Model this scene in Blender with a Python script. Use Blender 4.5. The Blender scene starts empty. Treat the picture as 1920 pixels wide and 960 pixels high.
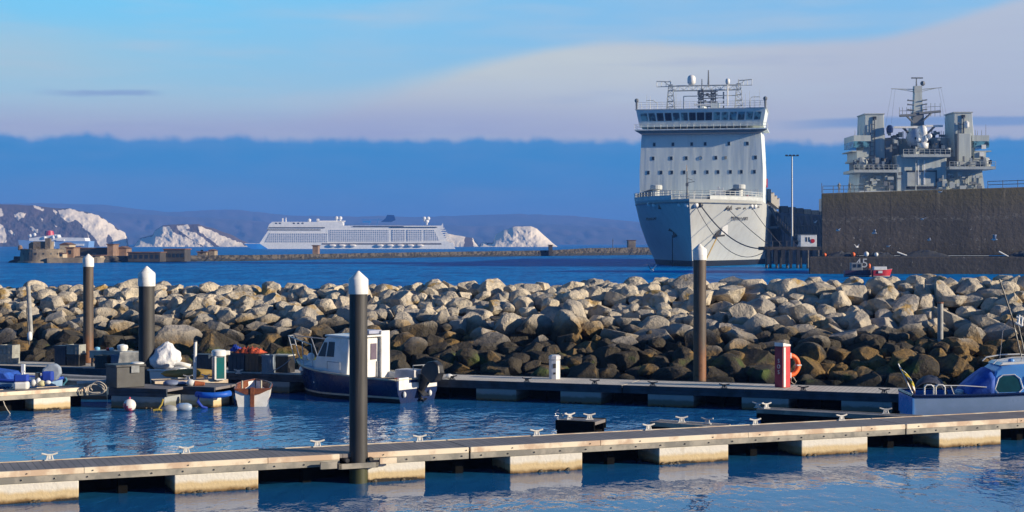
import bpy, math, random
from mathutils import Vector, Matrix, noise
R = math.radians
C = bpy.context.scene.collection
SC = bpy.context.scene
random.seed(7)

# ------------------------------------------------------------------ camera, sky, sun, exposure
FP, HX, HY, CH = 3000.0, 960.0, 456.0, 5.0            # focal length in photo pixels, principal column, horizon row, eye height
cam = bpy.data.cameras.new('camera'); co = bpy.data.objects.new('camera', cam); C.objects.link(co)
co.location = (0, 0, CH); co.rotation_euler = (R(90), 0, 0)
cam.sensor_width = 36; cam.lens = 36*FP/1920; cam.shift_y = -(480-HY)/1920
cam.clip_start = 0.5; cam.clip_end = 40000
SC.camera = co
SUN_AZ, SUN_EL = -18.0, 15.5                           # azimuth from +X towards +Y
SX, SY = math.cos(R(SUN_AZ)), math.sin(R(SUN_AZ))
sl = bpy.data.lights.new('sun', 'SUN'); sl.energy = 5.0; sl.angle = R(0.5); sl.color = (1.0, 0.86, 0.66)
so = bpy.data.objects.new('sun', sl); C.objects.link(so)
so.rotation_euler = Vector((SX*math.cos(R(SUN_EL)), SY*math.cos(R(SUN_EL)), math.sin(R(SUN_EL)))).to_track_quat('Z', 'Y').to_euler()
SC.view_settings.view_transform = 'Standard'; SC.view_settings.look = 'None'
SC.view_settings.exposure = EXP = 0.55; SC.view_settings.gamma = 1.0; SC.view_settings.use_curve_mapping = False

def srgb(r, g, b):
    f = lambda c: (c/255/12.92 if c/255 <= .04045 else ((c/255+.055)/1.055)**2.4)
    return (f(r), f(g), f(b))

class NT:
    """small helper to write node trees as expressions"""
    def __init__(s, nt): s.nt = nt; s.n = nt.nodes; s.l = nt.links
    def new(s, t, **k):
        o = s.n.new(t)
        for a, b in k.items(): setattr(o, a, b)
        return o
    def put(s, sock, v):
        if isinstance(v, (int, float)): sock.default_value = v
        elif isinstance(v, tuple):
            sock.default_value = v if len(v) == len(sock.default_value) else tuple(v)+(1.0,)
        else: s.l.new(v, sock)
    def m(s, op, a, b=None, c=None):
        o = s.new('ShaderNodeMath', operation=op)
        s.put(o.inputs[0], a)
        if b is not None: s.put(o.inputs[1], b)
        if c is not None: s.put(o.inputs[2], c)
        return o.outputs[0]
    def vm(s, op, a, b):
        o = s.new('ShaderNodeVectorMath', operation=op)
        s.put(o.inputs[0], a); s.put(o.inputs[1], b); return o.outputs[0]
    def ss(s, v, a, b, lo=0.0, hi=1.0, kind='SMOOTHSTEP'):
        o = s.new('ShaderNodeMapRange', interpolation_type=kind)
        s.put(o.inputs[0], v); s.put(o.inputs[1], a); s.put(o.inputs[2], b); s.put(o.inputs[3], lo); s.put(o.inputs[4], hi)
        return o.outputs[0]
    def mix(s, f, a, b, mode='MIX'):
        o = s.new('ShaderNodeMix', data_type='RGBA', blend_type=mode)
        s.put(o.inputs[0], f); s.put(o.inputs[6], a); s.put(o.inputs[7], b); return o.outputs[2]
    def xyz(s, x, y, z):
        o = s.new('ShaderNodeCombineXYZ'); s.put(o.inputs[0], x); s.put(o.inputs[1], y); s.put(o.inputs[2], z); return o.outputs[0]
    def sep(s, v):
        o = s.new('ShaderNodeSeparateXYZ'); s.l.new(v, o.inputs[0]); return o.outputs
    def noise(s, vec, scale, detail=3, rough=.5, dist=0.0):
        o = s.new('ShaderNodeTexNoise'); o.inputs['Scale'].default_value = scale; o.inputs['Detail'].default_value = detail
        o.inputs['Roughness'].default_value = rough; o.inputs['Distortion'].default_value = dist
        if vec is not None: s.l.new(vec, o.inputs['Vector'])
        return o.outputs[0]

# world: Nishita sky overhead; low in the sky the cloud bank and the dark stratus of a winter afternoon
w = bpy.data.worlds.new('World'); SC.world = w; w.use_nodes = True
N = NT(w.node_tree); N.n.clear()
WS = 0.10
KS = 2**(-EXP)/WS                                       # cloud colours below are display colours: undo the exposure
sky = N.new('ShaderNodeTexSky', sky_type='NISHITA'); sky.sun_disc = False
sky.sun_elevation = R(SUN_EL); sky.sun_rotation = math.atan2(SX, SY); sky.air_density = 1.0; sky.dust_density = .4; sky.ozone_density = 3.0
d = N.sep(N.new('ShaderNodeTexCoord').outputs['Generated'])
az = N.m('MULTIPLY', N.m('ARCTAN2', d[0], d[1]), 3000.0)
rad = N.m('SQRT', N.m('ADD', N.m('MULTIPLY', d[0], d[0]), N.m('MULTIPLY', d[1], d[1])))
el = N.m('MULTIPLY', N.m('ARCTAN2', d[2], rad), 3000.0)
def cnoise(sx, sy, scale, detail, off=0.0):
    return N.noise(N.xyz(N.m('MULTIPLY', az, sx), N.m('MULTIPLY', el, sy), off), scale, detail)
# clear low sky
hi = N.mix(N.ss(az, -900, 500), srgb(126, 214, 255), srgb(140, 200, 242))
lo = N.mix(N.ss(az, -900, 500), srgb(168, 213, 232), srgb(156, 204, 236))
clear = N.mix(N.ss(el, 250, 470), lo, hi)
clear = N.mix(N.m('MULTIPLY', N.ss(cnoise(.002, .009, 1.2, 4, 3.0), .45, .75), .35), clear, srgb(186, 208, 224))
veil = N.m('MULTIPLY', N.ss(az, -520, -960), N.m('MULTIPLY', N.ss(el, 270, 320), N.ss(el, 420, 340)))
clear = N.mix(N.m('MULTIPLY', veil, .5), clear, srgb(190, 212, 216))
# pale cloud bank
top = N.m('ADD', 262.0, N.m('ADD', N.ss(az, -480, 200, 0, 112), N.ss(az, 620, 1000, 0, 70)))
top = N.m('ADD', top, N.m('MULTIPLY', N.m('SUBTRACT', cnoise(.0035, .004, 1.0, 5, 1.0), .5), 26))
soft = N.ss(az, -500, 100, 60.0, 16.0)
bankf = N.ss(N.m('SUBTRACT', top, el), N.m('MULTIPLY', soft, -0.6), soft)
bankf = N.m('MULTIPLY', bankf, N.ss(az, 1500, 500, .8, 1.0))
bank = N.mix(N.ss(el, 200, 330), N.mix(N.ss(az, -200, 600), srgb(176, 182, 212), srgb(192, 194, 210)), N.mix(N.ss(az, 0, 700), srgb(214, 222, 218), srgb(196, 202, 216)))
bank = N.mix(N.m('MULTIPLY', N.ss(cnoise(.002, .012, 1.5, 5, 7.0), .35, .75), .4), bank, srgb(196, 204, 214))
col = N.mix(bankf, clear, bank)
# thin streaks of high cloud across everything above the stratus
s1 = N.ss(cnoise(.0016, .016, 1.0, 6, 21.0), .48, .74); s2 = N.ss(cnoise(.004, .035, 1.0, 6, 31.0), .5, .78)
col = N.mix(N.m('MULTIPLY', N.m('ADD', N.m('MULTIPLY', s1, .55), N.m('MULTIPLY', s2, .3)), .7), col, srgb(198, 210, 222))
s3 = N.ss(cnoise(.0022, .022, 1.0, 5, 41.0), .52, .76)
col = N.mix(N.m('MULTIPLY', N.m('MULTIPLY', s3, bankf), .35), col, srgb(158, 172, 208))
# small dark wisp on the far side of the bank
wn = N.m('MULTIPLY', N.m('SUBTRACT', cnoise(.012, .03, 1.0, 5, 9.0), .5), 14)
wisp = N.m('MULTIPLY', N.ss(N.m('ABSOLUTE', N.m('ADD', N.m('SUBTRACT', el, N.m('ADD', 271.0, N.m('MULTIPLY', N.m('ADD', az, 800), .02))), wn)), 8, 1), N.m('MULTIPLY', N.ss(az, -900, -760), N.ss(az, -630, -690)))
col = N.mix(N.m('MULTIPLY', wisp, .6), col, srgb(138, 160, 208))
# right-hand thin stripe
st = N.ss(N.m('ABSOLUTE', N.m('SUBTRACT', el, N.m('ADD', N.m('ADD', 219.0, N.m('MULTIPLY', N.m('SUBTRACT', cnoise(.006, .02, 1.0, 3, 4.0), .5), 16)), 0.0))), 13, 4)
st = N.m('MULTIPLY', st, N.ss(az, 440, 640))
col = N.mix(N.m('MULTIPLY', st, .75), col, srgb(120, 158, 208))
# dark blue stratus band with a bumpy top
bn = N.m('MULTIPLY', N.m('SUBTRACT', cnoise(.011, 0, 1.0, 3, 2.0), .5), 36)
bn2 = N.m('MULTIPLY', N.m('SUBTRACT', cnoise(.03, .03, 1.0, 5, 5.0), .5), 17)
btop = N.m('ADD', N.m('ADD', 194.0, N.m('MULTIPLY', N.ss(az, 400, 520), -6)), N.m('ADD', bn, bn2))
band = N.ss(N.m('SUBTRACT', btop, el), -7, 9)
bc = N.mix(N.ss(el, 150, 60), srgb(54, 144, 206), srgb(74, 142, 200))
bc = N.mix(N.m('MULTIPLY', N.ss(N.m('SUBTRACT', btop, el), 26, 0), .35), bc, srgb(104, 158, 212))
bc = N.mix(N.m('MULTIPLY', N.ss(cnoise(.006, .03, 1.0, 6, 16.0), .35, .7), .22), bc, srgb(112, 152, 205))
bc = N.mix(N.m('MULTIPLY', N.m('MULTIPLY', N.ss(cnoise(.003, .012, 1.0, 5, 6.0), .4, .65), N.ss(el, 150, 80)), .6), bc, srgb(104, 148, 198))
col = N.mix(band, col, bc)
lowscale = N.mix(1.0, (1.0, 1.0, 1.0), (1/WS*1.0, 1/WS*1.0, 1/WS*1.0))
front = N.ss(d[1], .25, .88)
lowscale = N.mix(front, (.22*KS, .36*KS, .56*KS), (KS, KS, KS))
low = N.mix(1.0, col, lowscale, 'MULTIPLY')
tint = N.mix(1.0, sky.outputs[0], N.mix(front, (0.12, 0.31, 0.68), (0.24, 0.60, 1.15)), 'MULTIPLY')
fin = N.mix(N.ss(el, 900, 2400), low, tint)
bg = N.new('ShaderNodeBackground'); N.put(bg.inputs[0], fin); bg.inputs[1].default_value = WS
N.l.new(bg.outputs[0], N.new('ShaderNodeOutputWorld').inputs[0])

# ------------------------------------------------------------------ helpers
def G(x, y, z=0.0):
    d = (CH-z)*FP/(y-HY); return Vector(((x-HX)/FP*d, d, z))
def P(x, y, d): return Vector(((x-HX)/FP*d, d, CH-(y-HY)/FP*d))

_M = {}
def mat(name, col, rough=.6, col2=None, scale=4.0, detail=5, metal=0.0, bump=0.0, bscale=None, lo=.35, hi=.65, spec=.5, coord='Object', emit=None, alpha=None):
    if name in _M: return _M[name]
    m = bpy.data.materials.new(name); m.use_nodes = True; _M[name] = m
    N = NT(m.node_tree); b = m.node_tree.nodes['Principled BSDF']
    if col2 is None: col2 = tuple(min(1, c*.78) for c in col)
    tc = N.new('ShaderNodeTexCoord').outputs[coord] if coord != 'Position' else N.new('ShaderNodeNewGeometry').outputs['Position']
    n = N.noise(tc, scale, detail, .6)
    N.put(b.inputs['Base Color'], N.mix(N.ss(n, lo, hi), col, col2))
    N.put(b.inputs['Roughness'], N.ss(n, .3, .7, max(0, rough-.08), min(1, rough+.1)))
    b.inputs['Metallic'].default_value = metal
    b.inputs['Specular IOR Level'].default_value = spec
    if bump:
        bn = N.noise(tc, bscale or scale*4, 4, .6)
        bp = N.new('ShaderNodeBump'); bp.inputs['Strength'].default_value = 1.0; bp.inputs['Distance'].default_value = bump
        N.l.new(bn, bp.inputs['Height']); N.l.new(bp.outputs[0], b.inputs['Normal'])
    return m

class MB:
    def __init__(s): s.v = []; s.f = []; s.mi = []; s.seg = []
    def add(s, vs, fs, m=0, M=None):
        o = len(s.v); s.seg.append((o, len(s.f)))
        s.v += [(M @ Vector(v)) if M else Vector(v) for v in vs]
        s.f += [tuple(o+i for i in f) for f in fs]; s.mi += [m]*len(fs); return s
    def box(s, c, d, rz=0, m=0, tilt=None):
        x, y, z = d[0]/2, d[1]/2, d[2]/2
        vs = [(-x,-y,-z),(x,-y,-z),(x,y,-z),(-x,y,-z),(-x,-y,z),(x,-y,z),(x,y,z),(-x,y,z)]
        M = Matrix.Translation(c) @ Matrix.Rotation(rz, 4, 'Z')
        if tilt: M = M @ Matrix.Rotation(tilt[0], 4, tilt[1])
        return s.add(vs, [(0,3,2,1),(4,5,6,7),(0,1,5,4),(1,2,6,5),(2,3,7,6),(3,0,4,7)], m, M)
    def bb(s, x0, x1, y0, y1, z0, z1, m=0): return s.box(((x0+x1)/2,(y0+y1)/2,(z0+z1)/2), (x1-x0,y1-y0,z1-z0), 0, m)
    def tube(s, a, b, r, r2=None, n=8, m=0):
        a, b = Vector(a), Vector(b); r2 = r if r2 is None else r2
        q = (b-a).to_track_quat('Z', 'Y').to_matrix()
        vs = []
        for p, rr in ((a, r), (b, r2)):
            for i in range(n):
                t = 2*math.pi*i/n; vs.append(p + q @ Vector((rr*math.cos(t), rr*math.sin(t), 0)))
        fs = [(i, (i+1) % n, n+(i+1) % n, n+i) for i in range(n)] + [tuple(range(n-1, -1, -1)), tuple(range(n, 2*n))]
        return s.add(vs, fs, m)
    def path(s, pts, r, n=6, m=0, closed=False):
        pts = [Vector(p) for p in pts]; k = len(pts); vs = []
        for i, p in enumerate(pts):
            t = (pts[(i+1) % k]-pts[i-1]) if closed else (pts[min(i+1, k-1)]-pts[max(i-1, 0)])
            q = t.to_track_quat('Z', 'Y').to_matrix()
            vs += [p + q @ Vector((r*math.cos(2*math.pi*j/n), r*math.sin(2*math.pi*j/n), 0)) for j in range(n)]
        fs = []
        for i in range(k if closed else k-1):
            a, b = i*n, ((i+1) % k)*n
            fs += [(a+j, a+(j+1) % n, b+(j+1) % n, b+j) for j in range(n)]
        if not closed: fs += [tuple(range(n-1, -1, -1)), tuple(range((k-1)*n, k*n))]
        return s.add(vs, fs, m)
    def lathe(s, c, prof, n=16, m=0, M=None):
        vs = []; k = len(prof)
        for r, z in prof:
            for i in range(n):
                t = 2*math.pi*i/n; vs.append((c[0]+r*math.cos(t), c[1]+r*math.sin(t), c[2]+z))
        fs = []
        for j in range(k-1):
            for i in range(n): fs.append((j*n+i, j*n+(i+1) % n, (j+1)*n+(i+1) % n, (j+1)*n+i))
        fs += [tuple(range(n-1, -1, -1)), tuple(range((k-1)*n, k*n))]
        return s.add(vs, fs, m, M)
    def ball(s, c, r, n=14, m=0, sz=1.0):
        return s.lathe(c, [(max(.001, r*math.sin(math.pi*i/8)), -r*sz*math.cos(math.pi*i/8)) for i in range(9)], n, m)
    def prism(s, poly, y0, y1, m=0, M=None):
        """poly in the xz plane, extruded along y"""
        n = len(poly)
        a = sum(poly[i][0]*poly[(i+1) % n][1]-poly[(i+1) % n][0]*poly[i][1] for i in range(n))
        if a < 0: poly = poly[::-1]
        vs = [(x, y0, z) for x, z in poly] + [(x, y1, z) for x, z in poly]
        fs = [tuple(range(n)), tuple(range(2*n-1, n-1, -1))] + [(i, n+i, n+(i+1) % n, (i+1) % n) for i in range(n)]
        return s.add(vs, fs, m, M)
    def slab(s, poly, z0, z1, m=0):
        n = len(poly)
        a = sum(poly[i][0]*poly[(i+1) % n][1]-poly[(i+1) % n][0]*poly[i][1] for i in range(n))
        if a < 0: poly = poly[::-1]
        vs = [(x, y, z0) for x, y in poly] + [(x, y, z1) for x, y in poly]
        fs = [tuple(range(n-1, -1, -1)), tuple(range(n, 2*n))] + [(i, (i+1) % n, n+(i+1) % n, n+i) for i in range(n)]
        return s.add(vs, fs, m)
    def grid(s, rows, m=0, mf=None):
        k = len(rows[0]); vs = [p for r in rows for p in r]; o = len(s.v)
        s.v += [Vector(p) for p in vs]
        for i in range(len(rows)-1):
            for j in range(k-1):
                s.f.append((o+i*k+j, o+i*k+j+1, o+(i+1)*k+j+1, o+(i+1)*k+j)); s.mi.append(mf(i, j) if mf else m)
        return s
    def split(s, name, mats, parent):
        """every added shape becomes a part of its own"""
        ends = s.seg[1:]+[(len(s.v), len(s.f))]
        for (v0, f0), (v1, f1) in zip(s.seg, ends):
            q = MB(); q.v = s.v[v0:v1]; q.f = [tuple(i-v0 for i in f) for f in s.f[f0:f1]]; q.mi = s.mi[f0:f1]; q.build(name, mats, parent)
    def build(s, name, mats, parent=None, smooth=False, bevel=0.0, loc=None, rz=0):
        me = bpy.data.meshes.new(name); me.from_pydata([tuple(v) for v in s.v], [], s.f)
        if not isinstance(mats, (list, tuple)): mats = [mats]
        for mm in mats: me.materials.append(mm)
        me.polygons.foreach_set('material_index', s.mi)
        if smooth: me.polygons.foreach_set('use_smooth', [True]*len(s.f))
        me.update()
        o = bpy.data.objects.new(name, me); C.objects.link(o)
        if parent: o.parent = parent
        if loc is not None: o.location = loc
        if rz: o.rotation_euler.z = rz
        if smooth == 'auto':
            md = o.modifiers.new('split', 'EDGE_SPLIT'); md.split_angle = R(35)
        if bevel:
            md = o.modifiers.new('bevel', 'BEVEL'); md.width = bevel; md.segments = 2; md.limit_method = 'ANGLE'; md.angle_limit = R(40)
        return o

def tag(o, label=None, cat=None, group=None, kind=None):
    if label: o['label'] = label
    if cat: o['category'] = cat
    if group: o['group'] = group
    if kind: o['kind'] = kind
    return o
def thing(name, label, cat, loc=(0,0,0), rz=0, group=None):
    o = bpy.data.objects.new(name, None); C.objects.link(o); o.empty_display_size = .2
    o.location = loc; o.rotation_euler = (0,0,rz); return tag(o, label, cat, group)
def copy_tree(o, parent=None):
    c = o.copy(); C.objects.link(c); c.parent = parent
    for ch in [x for x in KIDS.get(o, ())] or [x for x in o.children]: copy_tree(ch, c)
    return c
KIDS = {}
def text(s, size, name, m, parent, loc, rot, ext=.004):
    cu = bpy.data.curves.new('lettering', 'FONT'); cu.body = s; cu.size = size; cu.extrude = ext; cu.align_x = 'CENTER'; cu.align_y = 'CENTER'
    t = bpy.data.objects.new('tmp', cu); me = bpy.data.meshes.new_from_object(t); me.materials.append(m)
    bpy.data.objects.remove(t)
    o = bpy.data.objects.new(name, me); C.objects.link(o); o.parent = parent; o.location = loc; o.rotation_euler = rot
    return o

# ------------------------------------------------------------------ common materials
white = mat('white_gelcoat', (.80,.79,.76), .3, (.68,.67,.62), 3)
whiteP = mat('white_paint', (.78,.78,.76), .5, (.62,.62,.6), 2)
navy = mat('navy_gelcoat', (.012,.03,.10), .25, (.01,.02,.07), 2)
blueC = mat('blue_canvas', (.02,.10,.48), .7, (.01,.06,.33), 4, bump=.01)
skyblue = mat('sky_blue_gelcoat', (.10,.32,.72), .3, (.08,.26,.62), 2)
steel = mat('galvanised_steel', (.42,.43,.44), .45, (.30,.31,.32), 8, metal=.6)
dsteel = mat('dark_steel', (.10,.105,.11), .5, (.05,.05,.05), 6, metal=.3)
black = mat('black_plastic', (.018,.018,.02), .4, (.03,.03,.032), 5)
glass = mat('dark_glass', (.02,.035,.05), .08, (.015,.02,.03), 1)
greyplas = mat('grey_plastic', (.22,.24,.25), .5, (.16,.17,.18), 6)
red = mat('red_paint', (.55,.02,.03), .4, (.42,.015,.02), 4)
orange = mat('orange_plastic', (.85,.16,.02), .5, (.75,.10,.01), 9)
rope = mat('rope', (.55,.5,.42), .9, (.4,.35,.28), 30)
brown = mat('varnished_wood', (.22,.075,.03), .4, (.13,.04,.02), 6)
teal = mat('teal_panel', (.005,.13,.13), .4, (.004,.10,.10), 3)
# ------------------------------------------------------------------ water, air
def water_mat():
    m = bpy.data.materials.new('sea_water'); m.use_nodes = True; N = NT(m.node_tree); b = m.node_tree.nodes['Principled BSDF']
    pos = N.new('ShaderNodeNewGeometry').outputs['Position']; p = N.sep(pos)
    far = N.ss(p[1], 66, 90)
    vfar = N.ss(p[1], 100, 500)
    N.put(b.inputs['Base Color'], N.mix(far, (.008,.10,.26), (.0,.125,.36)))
    N.put(b.inputs['Roughness'], N.m('ADD', N.m('MULTIPLY', far, .10), .03))
    b.inputs['IOR'].default_value = 1.333
    sc = N.vm('MULTIPLY', pos, (1.0, .55, 1.0))
    n1 = N.noise(sc, 2.6, 3, .55, .3); n2 = N.noise(sc, .7, 3, .5, .4); n3 = N.noise(N.vm('MULTIPLY', pos, (.35, .2, 1.0)), .3, 3, .6)
    patch = N.ss(N.noise(N.vm('MULTIPLY', pos, (.3, 1.0, 1.0)), .16, 3), .35, .65, .35, 1.0)
    h = N.m('ADD', N.m('MULTIPLY', n1, N.m('MULTIPLY', patch, N.ss(p[1], 36, 44, .030, .050))), N.m('MULTIPLY', n2, N.ss(p[1], 36, 44, .040, .070)))
    h = N.m('ADD', h, N.m('MULTIPLY', N.m('MULTIPLY', n3, far), 1.1))
    h = N.m('ADD', h, N.m('MULTIPLY', N.m('MULTIPLY', n2, far), .22))
    bp = N.new('ShaderNodeBump'); bp.inputs['Strength'].default_value = 1.0; bp.inputs['Distance'].default_value = 1.0
    N.l.new(h, bp.inputs['Height']); N.l.new(bp.outputs[0], b.inputs['Normal'])
    # wind-ruffled water: the steep faces of the wavelets show the water's own colour instead of the sky
    df = N.new('ShaderNodeBsdfDiffuse'); cn = N.noise(N.vm('MULTIPLY', pos, (.12, .05, 1.0)), 1.0, 5, .65)
    N.put(df.inputs[0], N.mix(far, (.02,.17,.46), N.mix(N.ss(cn, .35, .65), (.0,.20,.54), (.0,.13,.40)))); N.l.new(bp.outputs[0], df.inputs['Normal'])
    ms = N.new('ShaderNodeMixShader'); N.put(ms.inputs[0], N.m('ADD', N.ss(p[1], 38, 44, .09, .20), N.ss(far, 0, 1, 0, .66))); N.l.new(b.outputs[0], ms.inputs[1]); N.l.new(df.outputs[0], ms.inputs[2])
    N.l.new(ms.outputs[0], m.node_tree.nodes['Material Output'].inputs[0])
    return m
SEA = 9500
m = MB(); xs = [-SEA,-600,-100,0,100,600,SEA]; ys = [-300,0,60,90,300,1000,SEA]
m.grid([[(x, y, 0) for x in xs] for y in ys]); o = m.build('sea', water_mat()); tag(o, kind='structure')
m = MB(); m.add([(-SEA,-300,-8),(SEA,-300,-8),(SEA,SEA,-8),(-SEA,SEA,-8)], [(0,1,2,3)]); tag(m.build('seabed', mat('seabed_silt', (.05,.05,.04), .9)), kind='structure')
# air: one closed box of thin even haze round camera, sea and hills
hz = MB(); hz.bb(-SEA-100, SEA+100, -400, SEA+100, -9, 175)
hm = bpy.data.materials.new('thin_haze'); hm.use_nodes = True; hm.node_tree.nodes.clear()
N = NT(hm.node_tree); pv = N.new('ShaderNodeVolumePrincipled'); pv.inputs['Color'].default_value = (.15,.38,1.0,1); pv.inputs['Density'].default_value = HAZE = 2.0e-4
pv.inputs['Anisotropy'].default_value = 0.0
N.l.new(pv.outputs[0], N.new('ShaderNodeOutputMaterial').inputs['Volume'])
tag(hz.build('haze', hm), kind='stuff')

# ------------------------------------------------------------------ hills and chalk cliffs
def inpoly(x, y, poly):
    c = False; n = len(poly)
    for i in range(n):
        x1, y1 = poly[i]; x2, y2 = poly[i-1]
        if (y1 > y) != (y2 > y) and x < (x2-x1)*(y-y1)/(y2-y1)+x1: c = not c
    return c
def interp(pts, x):
    if x <= pts[0][0]: return pts[0][1]
    for (a, b), (c, d) in zip(pts, pts[1:]):
        if x <= c: return b+(d-b)*(x-a)/(c-a)
    return pts[-1][1]
def hill_mat():
    m = bpy.data.materials.new('hill_turf_and_chalk'); m.use_nodes = True; N = NT(m.node_tree); b = m.node_tree.nodes['Principled BSDF']
    at = N.new('ShaderNodeAttribute', attribute_name='chalk').outputs['Fac']
    pos = N.new('ShaderNodeNewGeometry').outputs['Position']
    n = N.noise(pos, .004, 6, .6); n2 = N.noise(N.vm('MULTIPLY', pos, (1, 1, .3)), .09, 5, .7)
    turf = N.mix(N.ss(n, .4, .6), (.11,.08,.085), (.065,.06,.065))
    chalk = N.mix(N.ss(n2, .52, .75), (.92,.80,.62), (.68,.57,.45))
    N.put(b.inputs['Base Color'], N.mix(N.ss(N.m('ADD', at, N.m('MULTIPLY', N.m('SUBTRACT', n2, .5), .3)), .42, .58), turf, chalk))
    b.inputs['Roughness'].default_value = .95
    return m
HM = hill_mat()
def hill(name, ridge, dr, db, step=3, rows=24, chalk=(), relief=0.0, seed=0):
    x0, x1 = ridge[0][0], ridge[-1][0]; nx = max(4, int((x1-x0)/step)); yb = HY+CH*FP/db
    G_ = []; ck = []
    for j in range(-5, rows+1):
        row = []
        for i in range(nx+1):
            x = x0+(x1-x0)*i/nx
            yr = interp(ridge, x)+noise.noise((x*.05+seed, 0, 0))*1.2
            if j < 0:
                d = dr*(1+.05*(-j)); z = (CH-(yr-HY)/FP*dr)*(1-(-j/5)**2); X = (x-HX)/FP*d
                row.append((X, d, z-.01)); ck.append(0); continue
            t = j/rows; y = yr+(yb-yr)*t; d = dr+(db-dr)*t
            n_ = noise.fractal((x*.06+seed, y*.08, 0), 1, 2.2, 5)
            r_ = abs(noise.fractal((x*.09+seed*2, y*.05, 5), 1, 2.1, 4))
            p = P(x, y, d); off = (n_*relief*1.2+r_*relief*.5)*min(1, t*4)
            s = (d+off)/d; row.append((p.x*s, p.y*s, p.z))
            wx, wy = x+noise.noise((x*.09, y*.12, 3))*2+noise.noise((x*.4, y*.4, 3))*1.1, y+noise.noise((x*.12, y*.12, 8))*3+noise.noise((x*.4, y*.4, 13))*1.2
            ck.append(1.0 if any(inpoly(wx, wy, q) for q in chalk) else 0.0)
        G_.append(row)
    m = MB().grid(G_); o = m.build(name, HM, smooth=True)
    a = o.data.attributes.new('chalk', 'FLOAT', 'POINT'); a.data.foreach_set('value', ck)
    tag(o, kind='structure'); return o
hill('hills', [(-700,372),(-200,380),(0,382),(80,381),(200,384),(250,391),(310,397),(345,397),(400,393),(440,393),(490,398),(540,404),(660,406),(720,405),(780,407),(840,405),(900,403),(975,401),(1000,402),(1080,405),(1140,411),(1205,417),(1330,424),(1450,428),(1560,436),(1900,448),(2600,452)], 7200, 6300, 8, 14, seed=1, relief=60)
hill('downland', [(-300,400),(100,396),(180,396),(260,402),(400,409),(480,414),(560,424),(700,418),(900,424),(1010,420),(1120,424),(1210,434),(1400,450),(1500,457)], 6000, 5500, 8, 14, seed=4, relief=50)
C1 = [(108,394),(133,392),(160,399),(182,403),(204,417),(222,430),(236,437),(238,468),(214,468),(210,446),(202,440),(199,452),(206,468),(190,468),(180,450),(170,438),(160,432),(150,418),(141,412),(130,417),(118,410),(112,402)]
C2 = [[(61,383),(72,386),(82,391),(80,396),(68,392)], [(26,401),(40,398),(47,399),(47,405),(36,413),(28,407)], [(57,424),(72,430),(71,438),(60,433)], [(-30,386),(4,391),(6,402),(-2,408),(-30,420)], [(-20,415),(5,420),(12,440),(12,456),(-30,456)], [(15,432),(24,434),(29,441),(22,440)], [(100,392),(107,397),(104,402)], [(76,407),(82,411),(80,415)], [(102,420),(107,424),(105,427)], [(163,438),(168,442),(166,446)]]
hill('cliff_headland', [(-250,376),(-60,381),(0,383),(60,385),(100,390),(130,391),(165,398),(185,404),(205,417),(222,429),(234,436),(239,445),(241,462)], 2500, 2300, 1.0, 90, [C1]+C2, relief=5, seed=9)
D1 = [(250,470),(250,462),(262,449),(287,442),(290,433),(305,425),(319,424),(326,436),(345,444),(366,453),(388,470)]
D2 = [(331,424),(352,421),(356,427),(347,431),(370,439),(385,449),(402,462),(404,470),(390,468),(370,455),(350,443),(335,432)]
D3 = [(371,423),(390,430),(408,437),(424,446),(445,452),(480,472),(425,472),(405,458),(388,445),(374,434)]
hill('cliff_headland', [(247,466),(262,447),(286,440),(291,431),(305,423),(320,421),(345,420),(372,421),(400,428),(440,443),(484,466)], 2300, 2200, 1.0, 60, [D1, D2, D3], relief=5, seed=12)
hill('cliff_headland', [(835,437),(850,440),(872,444),(886,446),(893,452),(900,464)], 2300, 2200, 1.0, 40, [[(830,430),(872,442),(868,470),(830,470)], [(884,440),(893,446),(902,470),(890,470)]], relief=5, seed=14)
hill('cliff_headland', [(896,464),(906,452),(914,455),(924,455),(929,440),(945,431),(962,425),(995,424),(1006,428),(1022,443),(1036,456),(1048,464)], 2280, 2180, 1.0, 50, [[(896,470),(906,451),(914,458),(924,458),(928,439),(945,430),(962,424),(996,423),(1010,431),(1028,448),(1046,463),(1046,470)]], relief=5, seed=17)

# ------------------------------------------------------------------ far breakwater, fort, sheds
stone = mat('weathered_stone', (.30,.24,.165), .9, (.14,.115,.09), .22, coord='Position', bump=.2, bscale=.8)
stoneD = mat('dark_wall_stone', (.07,.062,.055), .9, (.04,.037,.035), .2, coord='Position')
BW = [(25,411),(190,414),(330,432),(480,455),(660,515),(840,577),(1030,630),(1210,682),(1300,705)]
BWl = [((x-HX)/FP*dd, dd) for x, dd in BW]
m = MB(); sec = [(-5,-1.5),(-1.5,.9),(-.2,1.7),(.2,2.7),(3.5,2.75),(4.0,1.5),(9,-1.5)]
dense = []
for (a, b), (c, e) in zip(BWl, BWl[1:]):
    k = max(2, int(math.hypot(c-a, e-b)/1.1))
    dense += [(a+(c-a)*i/k, b+(e-b)*i/k) for i in range(k)]
rows = []
for i, (x, y) in enumerate(dense):
    row = []
    hh = interp([((25-HX)/FP*411,1.6),((240-HX)/FP*418,1.7),((480-HX)/FP*455,1.65),(-23,1.9),(15,2.2),(30,3.0),(60,3.3)], x)/2.75
    for j, (q, z) in enumerate(sec):
        z = z*hh if z > 0 else z
        jit = .75 if j in (1, 2) else (.1 if j in (3, 4) else .3)
        row.append((x-q*-.3+noise.noise((x*2, y*2, j))*jit, y+q+noise.noise((x*1.7, j*3, 1))*jit, z+noise.noise((x*1.3+j, y, 9))*jit))
    rows.append(row)
m.grid(rows, mf=lambda i, j: 0 if j in (1, 2) else (2 if j < 1 else 1))
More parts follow.
